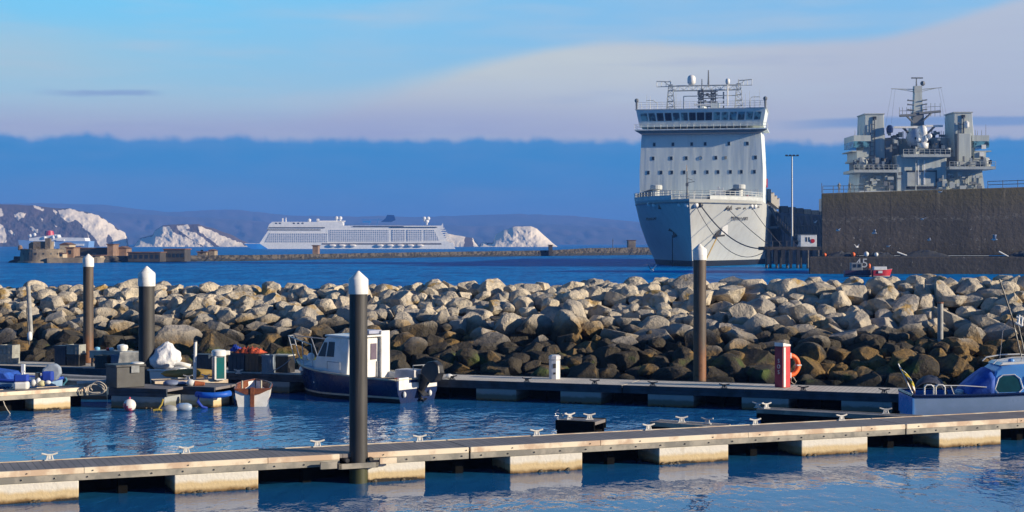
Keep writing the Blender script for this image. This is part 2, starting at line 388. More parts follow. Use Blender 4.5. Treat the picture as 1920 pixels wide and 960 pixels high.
tag(m.build('breakwater_wall', [mat('tide_rubble', (.085,.072,.055), .9, (.02,.02,.022), .7, coord='Position', lo=.45, hi=.55), stoneD, mat('wet_rubble', (.02,.025,.03), .9)]),
    'long low stone breakwater with dark rubble foot running across the harbour', 'breakwater')
def sb(name, label, cat, x0, x1, ytop, dd, depth=8, mm=None, roof=None, group=None, windows=0, base=2.0):
    """a building on the breakwater between two photo columns"""
    if x0 > 195 and mm is stoneD: dd = interp(BW, (x0+x1)/2)-7.5; depth = 8; base = .2
    a = (x0-HX)/FP*dd; b = (x1-HX)/FP*dd; z = CH-(ytop-HY)/FP*dd
    t = thing(name, label, cat, ((a+b)/2, dd+depth/2, base), 0, group); w_ = (b-a)
    w = MB().bb(-w_/2, w_/2, -depth/2, depth/2, -base*.2, z-base); w.build('wall', mm or stone, t)
    r = MB(); h = z-base
    if roof == 'gable': r.prism([(-w_/2-.3, h), (w_/2+.3, h), (0, h+w_*.25)], -depth/2-.2, depth/2+.2)
    else: r.bb(-w_/2-.25, w_/2+.25, -depth/2-.25, depth/2+.25, h, h+.25)
    r.build('roof', roofm, t)
    for k in range(windows):
        MB().bb(-.35, .35, -.08, 0, 0, 1.0).build('window', glass, t, loc=(-w_/2+w_*(k+.5)/windows, -depth/2-.01, h*.35))
    return t
roofm = mat('brown_roof', (.20,.10,.06), .9, (.10,.06,.045), .5)
brick = mat('tan_brick', (.30,.19,.12), .9, (.20,.13,.09), .6)
# fort: battered curved wall with parapet, keep and quay
fd = 404
t = thing('harbour_fort', 'round grey stone fort at the end of the breakwater', 'fort', ((66-HX)/FP*fd, fd+6, 0)); t.scale = (.42,.42,.42)
prof = [(17,-1),(14.6,0),(14.3,.9),(13.2,1.0),(12.6,7.9),(12.8,8.2),(12.4,8.6),(11.6,8.6),(11.6,7.6),(.1,7.6)]
m = MB()
k = 40; vs = []
for r_, z_ in prof:
    for i in range(k):
        a = 2*math.pi*i/k; cr = .5*(1 if i % 2 else 0) if abs(z_-8.6) < .01 else 0
        vs.append(((r_*1.0)*math.cos(a), (r_*1.0)*math.sin(a), z_-cr))
fs = [(j*k+i, j*k+(i+1) % k, (j+1)*k+(i+1) % k, (j+1)*k+i) for j in range(len(prof)-1) for i in range(k)]
m.add(vs, fs); m.build('curtain_wall', stone, t)
m = MB(); m.bb(-7,-4,-4,4,7.6,11.5); m.bb(-4,6,-5,4,7.6,13.0); m.bb(3.5,6.5,-6,-3,7.6,15.0); m.prism([(-6.9,11.5),(-4.1,11.5),(-5.5,12.6)],-3.9,3.9); m.build('keep', stone, t)
for a in range(7):
    MB().bb(-.4,.4,-.15,0,0,1.1).build('embrasure', black, t, loc=(12.9*math.sin(R(-60+a*20)), -12.9*math.cos(R(-60+a*20)), 5.0), rz=R(-60+a*20))
m = MB(); m.lathe((-12.5,-3,7.6), [(1.4,0),(1.4,2.2),(.9,2.9),(.1,3.2)], 10); m.build('turret', brick, t)
# quay building group in front of the fort, right of it
sb('quay_shed', 'small flat roofed cream building on the quay beside the fort', 'building', 101, 118, 476, 408, 5, mm=mat('cream_render', (.5,.42,.30), .9), windows=2, base=1.3)
sb('tower_house', 'tall tan brick house with red brown roof beside the fort', 'building', 124, 138, 465, 412, 6, brick, windows=1, base=1.3)
sb('boat_shed', 'cream shed with a dark roof on the breakwater above the fort quay', 'building', 112, 130, 459, 425, 6, mat('cream_render', (.5,.42,.30)), 'gable')
m = MB(); m.slab([((88-HX)/FP*404, 404), ((190-HX)/FP*410, 406), ((190-HX)/FP*412, 424), ((88-HX)/FP*412, 424)], -1, 1.3); tag(m.build('quay_apron', stone), 'low stone landing quay in front of the fort buildings', 'quay')
sb('low_cottage', 'low stone cottage with one window on the landing quay', 'building', 165, 188, 480, 411, 6, mat('cream_render', (.5,.42,.30)), windows=1, base=1.3)
sb('curtain_shed', 'long dark stone wall building joining the fort to the breakwater', 'building', 136, 215, 466, 428, 8, stoneD)
sb('brick_tower', 'square red brick tower rising from the dark breakwater wall', 'tower', 201, 212, 459, 424, 6, brick)
sb('stone_hut', 'small stone hut with red brown roof before the white cliff', 'building', 219, 237, 466, 430, 6, brick, 'gable')
sb('long_store', 'long dark flat roofed store on the breakwater below the chalk cliff', 'building', 307, 346, 468, 438, 8, stoneD, windows=5)
sb('wall_store', 'lower dark store joined to the long store on the breakwater', 'building', 240, 300, 474, 434, 6, stoneD, windows=6)
sb('small_store', 'small tan stone store right of the long dark store', 'building', 370, 387, 473, 446, 6, stone, windows=1)
sb('gabled_hut', 'gabled stone hut standing right of the small tan store', 'building', 391, 402, 470, 448, 5, stone, 'gable')
sb('wall_hut', 'tan stone hut on the breakwater in front of the cruise ship', 'building', 586, 596, 461, 500, 5, brick)
sb('low_hut', 'tiny dark hut below the rounded chalk cliff', 'building', 1029, 1036, 460, 640, 5, stoneD)
sb('watch_tower', 'square stone lookout block near the grey ship bow', 'tower', 1178, 1192, 451, 675, 8, stone)
m = MB(); m.tube((0,0,0),(0,0,4.5),.16,.1); m.tube((-.4,0,3.6),(.4,0,3.6),.1); tag(m.build('beacon_post', dsteel, loc=P(1149,468,662)), 'thin beacon post on the breakwater left of the stone lookout', 'beacon')
# fence stones
# ------------------------------------------------------------------ ships behind the fort
sd = 1500
def V(x, x0, d): return (x-x0)/FP*d
def ZZ(y, d): return CH+(HY-y)/FP*d
t = thing('moored_liner', 'distant white ship with domes and red funnel behind the fort', 'ship', ((110-HX)/FP*sd, sd, 0))
q = lambda x: V(x, 110, sd); zz = lambda y: ZZ(y, sd)
lb = mat('pale_blue_superstructure', (.18,.34,.62), .6); mwht = mat('ship_white', (.82,.81,.78), .5, (.7,.7,.68), .3)
MB().prism([(q(45),-2),(q(170),-2),(q(172),zz(452)),(q(70),zz(452)),(q(40),zz(450))],-10,10).build('hull', lb, t)
MB().prism([(q(60),zz(452)),(q(165),zz(452)),(q(163),zz(446)),(q(110),zz(445)),(q(108),zz(440)),(q(60),zz(447))],-9,9).build('superstructure', mwht, t)
m = MB(); m.bb(q(140),q(163),-11,-9,zz(461),zz(457)); m.bb(q(112),q(126),-11,-8,zz(452),zz(449)); m.bb(q(90),q(108),-11,-8,zz(462),zz(453)); m.build('deckhouse', mwht, t)
MB().lathe((q(93),0,zz(446)), [(4.4,0),(4.2,3.5),(3.4,6.5),(.3,7.2)], 12).build('funnel', red, t)
MB().bb(q(86),q(91),-3,3,zz(446),zz(433)).build('funnel_housing', navy, t)
for x_, y_ in ((62,442),(70,440),(89,446),(105,445),(113,443)):
    MB().ball((q(x_),-9,zz(y_)), 1.7, 12).build('radome', mwht, t)
t = thing('ferry', 'small white ferry far out at the foot of the hills', 'ferry', ((12-HX)/FP*2600, 2600, 0)); q = lambda x: V(x, 12, 2600); zz = lambda y: ZZ(y, 2600)
MB().prism([(q(1),-1),(q(24),-1),(q(26),zz(453)),(q(1),zz(453))],-5,5).build('hull', mwht, t)
MB().prism([(q(3),zz(453)),(q(14),zz(453)),(q(13),zz(447)),(q(5),zz(446))],-4,4).build('deckhouse', mwht, t)
MB().bb(q(4),q(13),-4.1,-4.0,zz(450),zz(448.5)).build('window_band', glass, t)

# ------------------------------------------------------------------ cruise ship
CD = 1400; cs = 2475/FP; CK = CD/2475
t = thing('cruise_ship', 'long white cruise ship with balconies and blue painted bow', 'cruise ship', ((655-HX)/FP*CD, CD+10, CH*(1-CK)), R(4)); t.scale = (CK, CK, CK)
q = lambda x: (x-655)*cs
z = lambda y: CH+(HY-y)*cs
MB().prism([(q(458),z(456)),(q(476),z(470)),(q(852),z(470)),(q(852),z(470)-3),(q(852),z(466)),(q(838),z(452)),(q(826),z(452)),(q(486),z(456.5))],-17,17).build('hull', mwht, t)
MB().prism([(q(457.5),z(457)),(q(487),z(457)),(q(506),z(469)),(q(476),z(470))],-17.15,-17.0).build('bow_panel', mat('bow_artwork_blue', (.015,.20,.62), .5, (.02,.28,.72), .05), t)
MB().prism([(q(486),z(456.4)),(q(504),z(430)),(q(824),z(430)),(q(836),z(452)),(q(826),z(456.4))],-15,15).build('superstructure', mwht, t)
balc = bpy.data.materials.new('balcony_grid'); balc.use_nodes = True; N = NT(balc.node_tree); b = balc.node_tree.nodes['Principled BSDF']
br = N.new('ShaderNodeTexBrick'); br.offset = 0; br.inputs['Scale'].default_value = 1.0
tc = N.sep(N.new('ShaderNodeTexCoord').outputs['Object']); N.l.new(N.xyz(tc[0], tc[2], 0.0), br.inputs['Vector'])
br.inputs['Color1'].default_value = (.08,.14,.26,1); br.inputs['Color2'].default_value = (.18,.26,.40,1); br.inputs['Mortar'].default_value = (.78,.76,.72,1)
br.inputs['Brick Width'].default_value = 2.9; br.inputs['Row Height'].default_value = 2.9; br.inputs['Mortar Size'].default_value = .42; br.inputs['Mortar Smooth'].default_value = 0
N.l.new(br.outputs[0], b.inputs['Base Color']); b.inputs['Roughness'].default_value = .35
for a, bb_, y0, y1 in ((496,612,455,437),(616,727,453,431),(733,758,453,431),(761,790,453,431)):
    MB().prism([(q(a),z(y0)),(q(bb_),z(y0)),(q(bb_),z(y1)),(q(a+(9 if a < 500 else 0)),z(y1))],-15.5,-15.0).build('balcony_bank', balc, t)
MB().prism([(q(794),z(452)),(q(823),z(452)),(q(812),z(431)),(q(794),z(431))],-15.5,-15.0).build('balcony_bank', balc, t)
MB().prism([(q(500),z(430)),(q(504),z(421)),(q(510),z(416)),(q(640),z(416)),(q(642),z(423)),(q(826),z(423)),(q(829),z(418)),(q(830),z(430))],-14.5,14.5).build('upper_deck', mwht, t)
for y0, a, e in ((427,503,608),(431,500,600),(424.6,660,755),(426,730,818)):
    MB().bb(q(a),q(e),-15.6,-15.4,z(y0+.8),z(y0-.8)).build('dark_window_line', glass, t)
m = MB(); m.bb(q(592),q(645),-9,9,z(416),z(413.5)); m.bb(q(592),q(596),-9,9,z(416),z(410)); m.bb(q(632),q(643),-9,9,z(424),z(415)); m.bb(q(527),q(529),-4,4,z(416),z(409)); m.build('deckhouse', mwht, t)
for x_ in (515,522,548,556,564): MB().bb(q(x_),q(x_+4),-14.6,-14.4,z(420),z(417.5)).build('window', glass, t)
MB().tube((q(534),0,z(416)),(q(534),0,z(407.5)),1.0,.5).build('mast', mwht, t)
for x_, y_ in ((578,413.5),(629,409),(636,409),(794,409.5),(801.5,409.5),(799,415)):
    MB().lathe((q(x_),-4,z(y_)-1.2), [(1.2,-4),(1.4,-1.5),(2.9,.2),(3.1,1.6),(2.2,3.6),(.4,4.4)], 12).build('radome', mwht, t)
m = MB(); m.prism([(q(712),z(416)),(q(732),z(416)),(q(740),z(412)),(q(737),z(403)),(q(724),z(402.5)),(q(721),z(409))],-6,6); m.build('funnel', mat('funnel_blue', (.01,.07,.26), .4), t)
m = MB(); m.bb(q(676),q(715),-4,-3,z(412.5),z(411.5)); m.bb(q(678),q(694),-4,-3,z(417),z(414)); m.tube((q(690),-3,z(423)),(q(690),-3,z(412)),.5); m.tube((q(704),-3,z(423)),(q(708),-3,z(409)),.5); m.build('water_slide', mat('slide_blue', (.03,.22,.6), .4), t)
m = MB()
for i, y_ in enumerate((424,428,432,436,440,444,448)): m.bb(q(814),q(829.5+i*2.6),-14,14,z(y_)-.4,z(y_)+.9)
m.build('stern_terraces', mwht, t)
MB().prism([(q(832),z(470)),(q(852.5),z(470)),(q(848),z(455)),(q(832),z(456))],-17.1,17.1).build('stern_block', mwht, t)
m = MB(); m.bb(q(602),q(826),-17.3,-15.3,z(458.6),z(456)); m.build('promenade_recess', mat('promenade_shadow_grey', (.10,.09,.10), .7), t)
orng = mat('lifeboat_white', (.82,.78,.72), .5)
for i, x_ in enumerate((619,637,657,708,727,746,765,783)):
    L_ = 15*cs*.5
    lm = MB().loftlike if False else MB()
    lm.lathe((0,0,0), [(.1,-L_),(1.6,-L_*.85),(2.2,-L_*.4),(2.2,L_*.4),(1.6,L_*.85),(.1,L_)], 10, M=Matrix.Rotation(R(90),4,'Y'))
    o = lm.build('lifeboat', orng, smooth=True); o.location = t.matrix_basis @ Vector((q(x_+2), -18.6, z(460.5))); o.scale = (CK, CK, CK)
    tag(o, 'white enclosed lifeboat hung along the side of the cruise ship', 'lifeboat', 'lifeboats along the cruise ship')
# ------------------------------------------------------------------ landing ship, seen from the bow
def ship_grey(name, c, c2, streak):
    m = bpy.data.materials.new(name); m.use_nodes = True; N = NT(m.node_tree); b = m.node_tree.nodes['Principled BSDF']
    tc = N.new('ShaderNodeTexCoord').outputs['Object']
    s1 = N.noise(N.vm('MULTIPLY', tc, (.8, .8, .05)), 1.0, 4, .6)
    N.put(b.inputs['Base Color'], N.mix(N.m('MULTIPLY', N.ss(s1, .45, .75), streak), c, c2)); b.inputs['Roughness'].default_value = .5
    wv = N.noise(N.vm('MULTIPLY', tc, (1.0, 1.0, .12)), .55, 2, .5)
    bp = N.new('ShaderNodeBump'); bp.inputs['Distance'].default_value = .10; N.l.new(wv, bp.inputs['Height']); N.l.new(bp.outputs[0], b.inputs['Normal'])
    return m
GR = ship_grey('naval_grey', (.70,.76,.73), (.54,.58,.55), .5)
GRh = ship_grey('naval_grey_hull', (.50,.51,.48), (.39,.38,.34), .5)
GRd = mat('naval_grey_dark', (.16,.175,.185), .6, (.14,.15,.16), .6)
GRl = mat('naval_grey_light', (.55,.58,.56), .6, (.48,.5,.48), .6)
boot = mat('boot_topping', (.015,.015,.018), .5)
YAW = 11
t = thing('landing_ship', 'big grey naval landing ship moored bow on with high blunt accommodation block', 'warship', ((1296-HX)/FP*336, 336, 0), -R(YAW))
LS = t
levels = [(-2,6,64,13.0,1.0), (0,3.5,58,13.2,1.0), (1.25,2.8,54,13.3,1.0), (1.35,2.7,54,13.3,1.0), (5,.8,42,13.7,.96), (9,-1.8,32,13.9,.92), (14.2,-5,25,14.1,.86)]
us = [0,.03,.08,.15,.24,.34,.46,.58,.72,.86,1.0]
def hullrow(z, u0, L, B, p, side):
    pts = [(side*B*math.sin(math.pi/2*s)**p, u0+L*s, z) for s in us]
    return pts + [(side*B, 92, z), (side*B, 170, z)]
m = MB()
for side in (-1, 1):
    rws = [hullrow(*l, side) for l in levels]
    if side == 1: rws = [r[::-1] for r in rws]
    m.grid(rws, mf=lambda i, j: 1 if i < 2 else 0)
# transom and main deck
m.bb(-14.1,14.1,169.9,170.2,-1,14.2)
m.build('hull', [GRh, boot], t, smooth='auto')
deck = [p for p in hullrow(14.0,-4.9,25,14.0,.86,-1)]; dk = [(a, b) for a, b, c in deck] + [(-a, b) for a, b, c in deck][::-1]
MB().slab(dk, 13.4, 13.6).build('foredeck', GRd, t)
# bulwark around the forecastle
rows = []
for zz_, B in ((14.2,14.1),(15.0,14.2)):
    rows.append([(a*(B/14.1), b, zz_) for a, b, c in hullrow(14.2,-5,25,14.1,.86,-1)[3:11]])
m = MB().grid(rows); m.grid([[(-a, b, c) for a, b, c in r][::-1] for r in rows]); 
for r in (rows[1], [(-a, b, c) for a, b, c in rows[1]]): m.path([(a,b,c) for a,b,c in r], .09, 4)
m.build('bulwark', GRl, t)
m = MB()
for sd_ in (-1,1):
    pts = [(sd_*abs(a), b, 14.2) for a, b, c in hullrow(14.2,-5,25,14.1,.86,-1)[:4]]
    for h in (.5,1.0): m.path([(a,b,c+h) for a,b,c in pts], .05, 4)
    for a,b,c in pts: m.tube((a,b,c),(a,b,c+1.0),.05,n=4)
m.build('bow_rail', GRl, t)
m = MB()
for s_ in (-1,1):
    pts = [(s_*abs(a), b, 15.0) for a, b, c in hullrow(14.2,-5,25,14.1,.86,-1)[3:11]]
    for h in (.5,1.0): m.path([(a,b,c+h) for a,b,c in pts], .06, 4)
    for (a,b,c),(a2,b2,c2) in zip(pts, pts[1:]):
        for f in (0,.5): m.tube((a+(a2-a)*f,b+(b2-b)*f,c),(a+(a2-a)*f,b+(b2-b)*f,c+1.0),.06,n=4)
m.build('side_rail', GRl, t)
# accommodation block
BF = 27.0; px = lambda x: (x-1316)*.1215; pz = lambda y: 5+(456-y)*.1215
m = MB(); m.prism([(-13.9,14),(13.9,14),(13.9,22),(13.4,30.6),(-13.4,30.6),(-13.9,22)], BF, BF+24); m.build('accommodation_block', GR, t)
m = MB(); m.bb(-13,13,BF+24,165,14,15.5); m.build('after_deck', GRd, t)
for y_, xs_ in ((271,(1229,1264,1299,1324,1368,1402)),(297,(1227,1261,1289,1344,1417)),(323.5,(1218,1242,1262,1285,1305,1328,1348,1371,1391,1415))):
    for x_ in xs_:
        w_ = MB().bb(-.27,.27,-.05,.02,-.38,.38,0); w_.bb(-.36,.36,-.03,.01,-.47,.47,1)
        w_.build('window', [glass, GRl], t, loc=(px(x_), BF-.02, pz(y_)))
m = MB(); m.path([(px(1316)+.35*math.cos(a*R(45)), BF-.05, pz(297)+.4*math.sin(a*R(45))) for a in range(8)], .06, 4, closed=True); m.build('crest_ring', GRd, t)
MB().bb(px(1362)-.25,px(1362)+.25,BF-.08,BF,pz(297)-.35,pz(297)+.35).build('window_cover', mat('tan_cover', (.35,.33,.26), .7), t)
# bridge: overhanging, windows raked outwards
zb, zt = 30.6, 35.3
m = MB()
b0, b1 = 13.9, 14.6
m.add([(-b0,BF-.3,zb+.9),(b0,BF-.3,zb+.9),(b0,BF+14,zb+.9),(-b0,BF+14,zb+.9),(-b1,BF-1.2,zt),(b1,BF-1.2,zt),(b1,BF+14,zt),(-b1,BF+14,zt)], [(0,3,2,1),(4,5,6,7),(0,1,5,4),(1,2,6,5),(2,3,7,6),(3,0,4,7)])
m.build('bridge', GR, t)
m = MB(); m.slab([(-14.9,BF-1.6),(14.9,BF-1.6),(14.9,BF+13),(-14.9,BF+13)], zb, zb+.25)
m.prism([(-14.8,zb),(14.8,zb),(13.2,zb-.9),(-13.2,zb-.9)], BF-1.3, BF+.2, 1); m.build('bridge_walkway', [GR, GRd], t)
m = MB(); 
for h in (.55,1.1): m.path([(-14.9,BF+8,zb+.25+h),(-14.9,BF-1.55,zb+.25+h),(14.9,BF-1.55,zb+.25+h),(14.9,BF+8,zb+.25+h)], .045, 4)
for i in range(21): m.tube((-14.9+i*1.49,BF-1.55,zb+.2),(-14.9+i*1.49,BF-1.55,zb+1.35),.04,n=4)
m.build('walkway_rail', GRl, t)
tealg = mat('tinted_glass', (.12,.30,.38), .12, (.02,.04,.06), .9, lo=.4, hi=.6)
dg = mat('black_glass', (.012,.016,.025), .12)
nwin = 15
for i in range(nwin):
    wd = 26.6/nwin; x_ = -13.3+wd*(i+.5); hw = wd*.40*(1.15 if i == 7 else 1)
    def pt(xx, zf): return (xx*(1+.05*zf), BF-.3-.9*zf-.05, zb+.9+(zt-zb-.9)*zf)
    mm = MB().add([pt(x_-hw,.34),pt(x_+hw,.34),pt(x_+hw,.80),pt(x_-hw,.80)], [(0,1,2,3)]); 
    o = mm.build('bridge_window', dg if i in (6,7,8,2,3) else tealg, t)
    sdf = o.modifiers.new('s', 'SOLIDIFY'); sdf.thickness = .04
MB().slab([(-14.75,BF-1.35),(14.75,BF-1.35),(14.75,BF+14),(-14.75,BF+14)], zt, zt+.18).build('bridge_roof', GRl, t)
m = MB()
for h in (.5,1.0,1.5): m.path([(-14.6,BF+13,zt+.2+h),(-14.6,BF-1.2,zt+.2+h),(14.6,BF-1.2,zt+.2+h),(14.6,BF+13,zt+.2+h)], .035, 4)
for i in range(25): m.tube((-14.6+i*1.2167,BF-1.2,zt+.2),(-14.6+i*1.2167,BF-1.2,zt+1.7),.035,n=4)
m.build('roof_rail', GRl, t)
for x_ in (-14.4, 14.5):
    MB().tube((0,0,0),(0,0,1.5),.22,.28).ball((0,0,1.9),.5,8).build('searchlight', GRd, t, loc=(x_,BF-1.6,zt+.2))
# gantry mast
gy = BF+6
def lattice(m, x, y, z0, z1, w0, w1, n):
    c0 = [(x+sx*w0, y+sy*w0, z0) for sx, sy in ((-1,-1),(1,-1),(1,1),(-1,1))]; c1 = [(x+sx*w1, y+sy*w1, z1) for sx, sy in ((-1,-1),(1,-1),(1,1),(-1,1))]
    for a, b in zip(c0, c1): m.tube(a, b, .10, n=4)
    for i in range(n+1):
        f = i/n; l = [Vector(a).lerp(Vector(b), f) for a, b in zip(c0, c1)]
        for k in range(4): m.tube(l[k], l[(k+1) % 4], .07, n=4)
        if i < n:
            l2 = [Vector(a).lerp(Vector(b), (i+1)/n) for a, b in zip(c0, c1)]
            for k in range(4): m.tube(l[k], l2[(k+1) % 4], .06, n=4)
for x_ in (-7.4, 8.2):
    m = MB(); lattice(m, x_, gy, zt, 41.6, .95, .45, 5); m.tube((x_,gy,41),(x_,gy,42.6),.12,n=5); m.build('gantry_tower', GRl, t)
m = MB(); z0_, z1_ = 40.2, 41.3
for zz_ in (z0_, z1_):
    for yy in (-.5,.5): m.tube((-7.4,gy+yy,zz_),(8.2,gy+yy,zz_),.11,n=4)
for i in range(16):
    xa = -7.4+15.6*i/15
    m.tube((xa,gy-.5,z0_),(xa,gy-.5,z1_),.07,n=4)
    if i < 15: m.tube((xa,gy-.5,z0_ if i % 2 else z1_),(xa+1.04,gy-.5,z1_ if i % 2 else z0_),.07,n=4)
for s_, xa, xb in ((-1,-7.4,-10.6),(1,8.2,11.2)):
    m.tube((xa,gy,42.3),(xb,gy,42.5),.12,n=4); m.tube((xa,gy,41.2),(xb,gy,41.2),.09,n=4)
    for f in (.33,.66,1): m.tube((xa+(xb-xa)*f,gy,41.2),(xa+(xb-xa)*f,gy,42.5),.07,n=4)
    m.tube((xa,gy,41.2),(xa+(xb-xa)*.5,gy,42.4),.07,n=4)
m.tube((-4.4,gy,38.9),(8,gy,38.9),.1,n=4); m.tube((-4.4,gy,38.9),(-4.4,gy,35.6),.1,n=4)
m.build('gantry_beam', GRl, t)
m = MB()
for x_ in (-.4, 2.4): lattice(m, x_, gy, zt, 40.2, .55, .5, 7)
for z_ in (36.4,37.4,38.3,39.2,39.8): m.bb(-1.2,3.4,gy-.7,gy+.7,z_,z_+.12)
random.seed(3)
for i in range(16): x_ = random.uniform(-1,3.2); z_ = random.uniform(36,40); m.bb(x_-.22,x_+.22,gy-.9,gy-.4,z_,z_+random.uniform(.3,.6))
for z_ in (36.2,37.4,38.4,39.4): m.bb(4.6,4.9,gy-.3,gy+.3,z_-.35,z_+.35)
for z_ in (36,37.2,38.4): m.tube((2.9,gy,z_),(4.7,gy,z_),.07,n=4)
m.build('lattice_mast', GRd, t)
m = MB().tube((-.2,gy,40.3),(-.2,gy,42.8),.16,.1).tube((1.3,gy,41),(1.3,gy,44.8),.26,.12); m.build('pole_mast', GRd, t)
MB().bb(-1.8,2.1,gy-2.4,gy-2.1,36.55,36.85).build('radar_bar', white, t)
m = MB(); m.lathe((.2,gy-1.6,zt), [(1.2,0),(1.1,.8),(.5,1.3)], 10); m.bb(2,4,gy-2.4,gy,zt,zt+1.8); m.build('radar_pedestal', GR, t)
for x_, z_, r_ in ((-2.6,41.6,.95),(5.7,41.5,.52)):
    MB().lathe((0,0,0), [(r_*.6,-.1),(r_,.4),(r_,1.3*r_+.3),(r_*.75,1.75*r_+.3),(r_*.2,2.0*r_+.3)], 14).build('satellite_dome', white, t, smooth=True, loc=(x_,gy,z_))
MB().tube((5.7,gy-.8,zt+1.2),(5.7,gy-.8,41.3),.16).build('white_mast', white, t)
for x_, h_ in ((-12.6,3.8),(-11.8,3.4),(-10.9,2.7),(-9.3,2.2),(-6,4.3),(-5.7,4.0),(-4.9,3.0),(9.9,3.6),(10.8,4.2),(11.8,3.3),(13,4.4),(12,3.1)):
    MB().tube((0,0,0),(0,0,h_),.06 if h_ != 3.4 else .14,.03,n=5).build('whip_aerial', GRl if h_ != 3.4 else white, t, loc=(x_,gy-3,zt+.1))
m = MB().path([(10.9,gy-2,zt),(10.9,gy-2,zt+2.6),(11.3,gy-2,zt+3),(13.2,gy-2,zt+3)], .09, 5).path([(-12.8,gy-2,zt+2.6),(-11.2,gy-2,zt+2.6),(-10.3,gy-2,zt+1.9),(-10.2,gy-2,zt)], .09, 5); m.build('roof_davits', GRl, t)
# forecastle gear
for x_ in (-9.0, 9.2):
    m = MB().tube((0,0,0),(0,0,2.8),.8,n=12).lathe((0,0,2.8),[(1.25,0),(1.35,.15),(1.35,.9),(1.15,1.05),(.1,1.1)],16); m.build('vent_trunk', GRl, t, loc=(x_,16,14))
    s_ = 1 if x_ > 0 else -1
    m = MB().prism([(x_-.8,17.2),(x_-7.4 if s_ < 0 else x_-7,15.4),(x_-7.4 if s_ < 0 else x_-7,13.8),(x_-.8,13.8)] if s_ > 0 else [(x_-.8,17.2),(x_-4.6,15.8),(x_-4.6,13.8),(x_-.8,13.8)], 17, 20); m.build('ramp_housing', GRd, t)
m = MB().tube((0,0,0),(0,0,6.5),.22,.12).tube((-.2,0,4),(1.6,0,4.3),.07).tube((0,0,5),(1.2,0,4.6),.06).bb(-.3,.3,-.2,.2,3.3,4); m.build('foremast', GRd, t, loc=(-1.6,9,14))
MB().tube((0,0,0),(0,0,1.4),.09,.05).build('jack_staff', mat('yellow_light', (.6,.4,.2), .5), t, loc=(-1.7,9,20.5))
m = MB(); random.seed(5)
for i in range(34):
    x_ = random.uniform(-11,11); u_ = random.uniform(12,21); h_ = random.uniform(.4,1.5); m.box((x_,u_,13.6+h_/2),(random.uniform(.3,1.6),random.uniform(.3,1),h_),random.uniform(-.5,.5),i % 2)
for i in range(8):
    x_ = random.uniform(-10,10); m.tube((x_,14,14),(x_,14,16.4),.09,n=4)
m.split('deck_machinery', [GRl, GRd], t)
m = MB(); m.bb(-6.5,12.5,21,26.8,13.6,15.8); m.build('forward_deckhouse', GR, t)
m = MB()
for h in (.5,1.0): m.tube((-13,21,15.8+h),(13,21,15.8+h),.05,n=4)
for i in range(18): m.tube((-13+i*1.53,21,15.6),(-13+i*1.53,21,16.9),.05,n=4)
m.build('deckhouse_rail', GRl, t)
m = MB().bb(-1,1,-.8,.8,0,2.1).bb(-.6,-.2,-.3,.3,2.1,3.2).bb(.3,.6,-.3,.3,2.1,3.0); m.build('winch_cabin', white, t, loc=(5.4,11,14))
MB().bb(-.25,.05,-.05,.02,.8,1.4).build('window', glass, t, loc=(5.4,10.2,14))
MB().ball((11.0,14,14.6),.8,12).build('hose_drum', red, t)
# hull fittings
def onhull(v, z):
    """front-most u of the hull skin at lateral position v and height z"""
    for (za, ua, La, Ba, pa), (zb_, ub, Lb, Bb, pb) in zip(levels, levels[1:]):
        if za <= z <= zb_:
            f = (z-za)/(zb_-za); u0, L_, B, p = ua+(ub-ua)*f, La+(Lb-La)*f, Ba+(Bb-Ba)*f, pa+(pb-pa)*f
            s_ = math.asin(min(1, (abs(v)/B)**(1/p)))/(math.pi/2); return u0+L_*s_
m = MB()
def face_on(v, z, off=.15): return Vector((v, onhull(v, z)-off, z))
an = face_on(5.6, 7.4, .5)
m = MB().prism([(-1.6,-1.2),(.2,2.2),(.5,2.0),(-.5,-.8)],-.3,.3).prism([(-1.6,-1.2),(1.0,-.9),(.9,-.5),(-1.2,-.7)],-.3,.3); o = m.build('anchor', black, t, loc=an, rz=R(30))
MB().prism([(-.6,-.9),(.1,1.9),(1.2,1.4),(1.1,-.6)],-.15,.1).build('anchor_recess', white, t, loc=an+Vector((.5,.25,0)), rz=R(30))
an2 = face_on(-4.5, 7.2, .4); MB().prism([(-1,.5),(0,1.6),(1.3,-.6),(.4,-1.0),(.3,.2)],-.3,.3).build('anchor', boot, t, loc=an2, rz=R(-30))
m = MB().path([an2+Vector((0,0,-.5)), Vector((an2.x,an2.y-.4,.0))], .1, 5); m.build('anchor_chain', boot, t)
m = MB().path([an+Vector((-.6,-.3,-1)), Vector((2.2,0.2,-.3))], .14, 5); m.build('anchor_chain', mat('ochre_rust', (.45,.3,.08), .8), t)
random.seed(8)
for v_, z_, r_ in ((-9.6,13.4,.5),(-8.3,13.2,.55),(-2.3,13.0,.45),(-.6,12.9,.5),(1.2,12.9,.6),(2.1,13.0,.6),(11.9,13.0,.55),(12.6,13.0,.6)):
    p_ = face_on(v_, z_, .05); MB().ball((0,0,0), r_, 10).build('fairlead', white if v_ != 2.1 else black, t, loc=p_)
for v_, z_ in ((7.3,12.6),(7.9,12.6),(9.3,12.5),(10.6,12.5),(13.2,12.9),(-7,12.8)):
    p_ = face_on(v_, z_, .0); MB().box((0,0,0),(.55 if v_ not in (9.3,) else 1.4,.3,1.1 if v_ < 8 else .35),R(35)).build('hull_opening', black, t, loc=p_)
ns = face_on(9.6, 10.3, .12); pa, pb = face_on(8.2, 10.3), face_on(11, 10.3); sl_ = math.atan2(pb.y-pa.y, pb.x-pa.x)
text('MOUNTS BAY', 1.15, 'name_lettering', black, t, (ns.x, ns.y-.25, ns.z), (R(80), 0, sl_), .03)
ns = face_on(-9.6, 10.3, .12); text('MOUNTS BAY', 1.0, 'name_lettering', boot, t, (ns.x, ns.y-.25, ns.z), (R(80), 0, -sl_), .03)
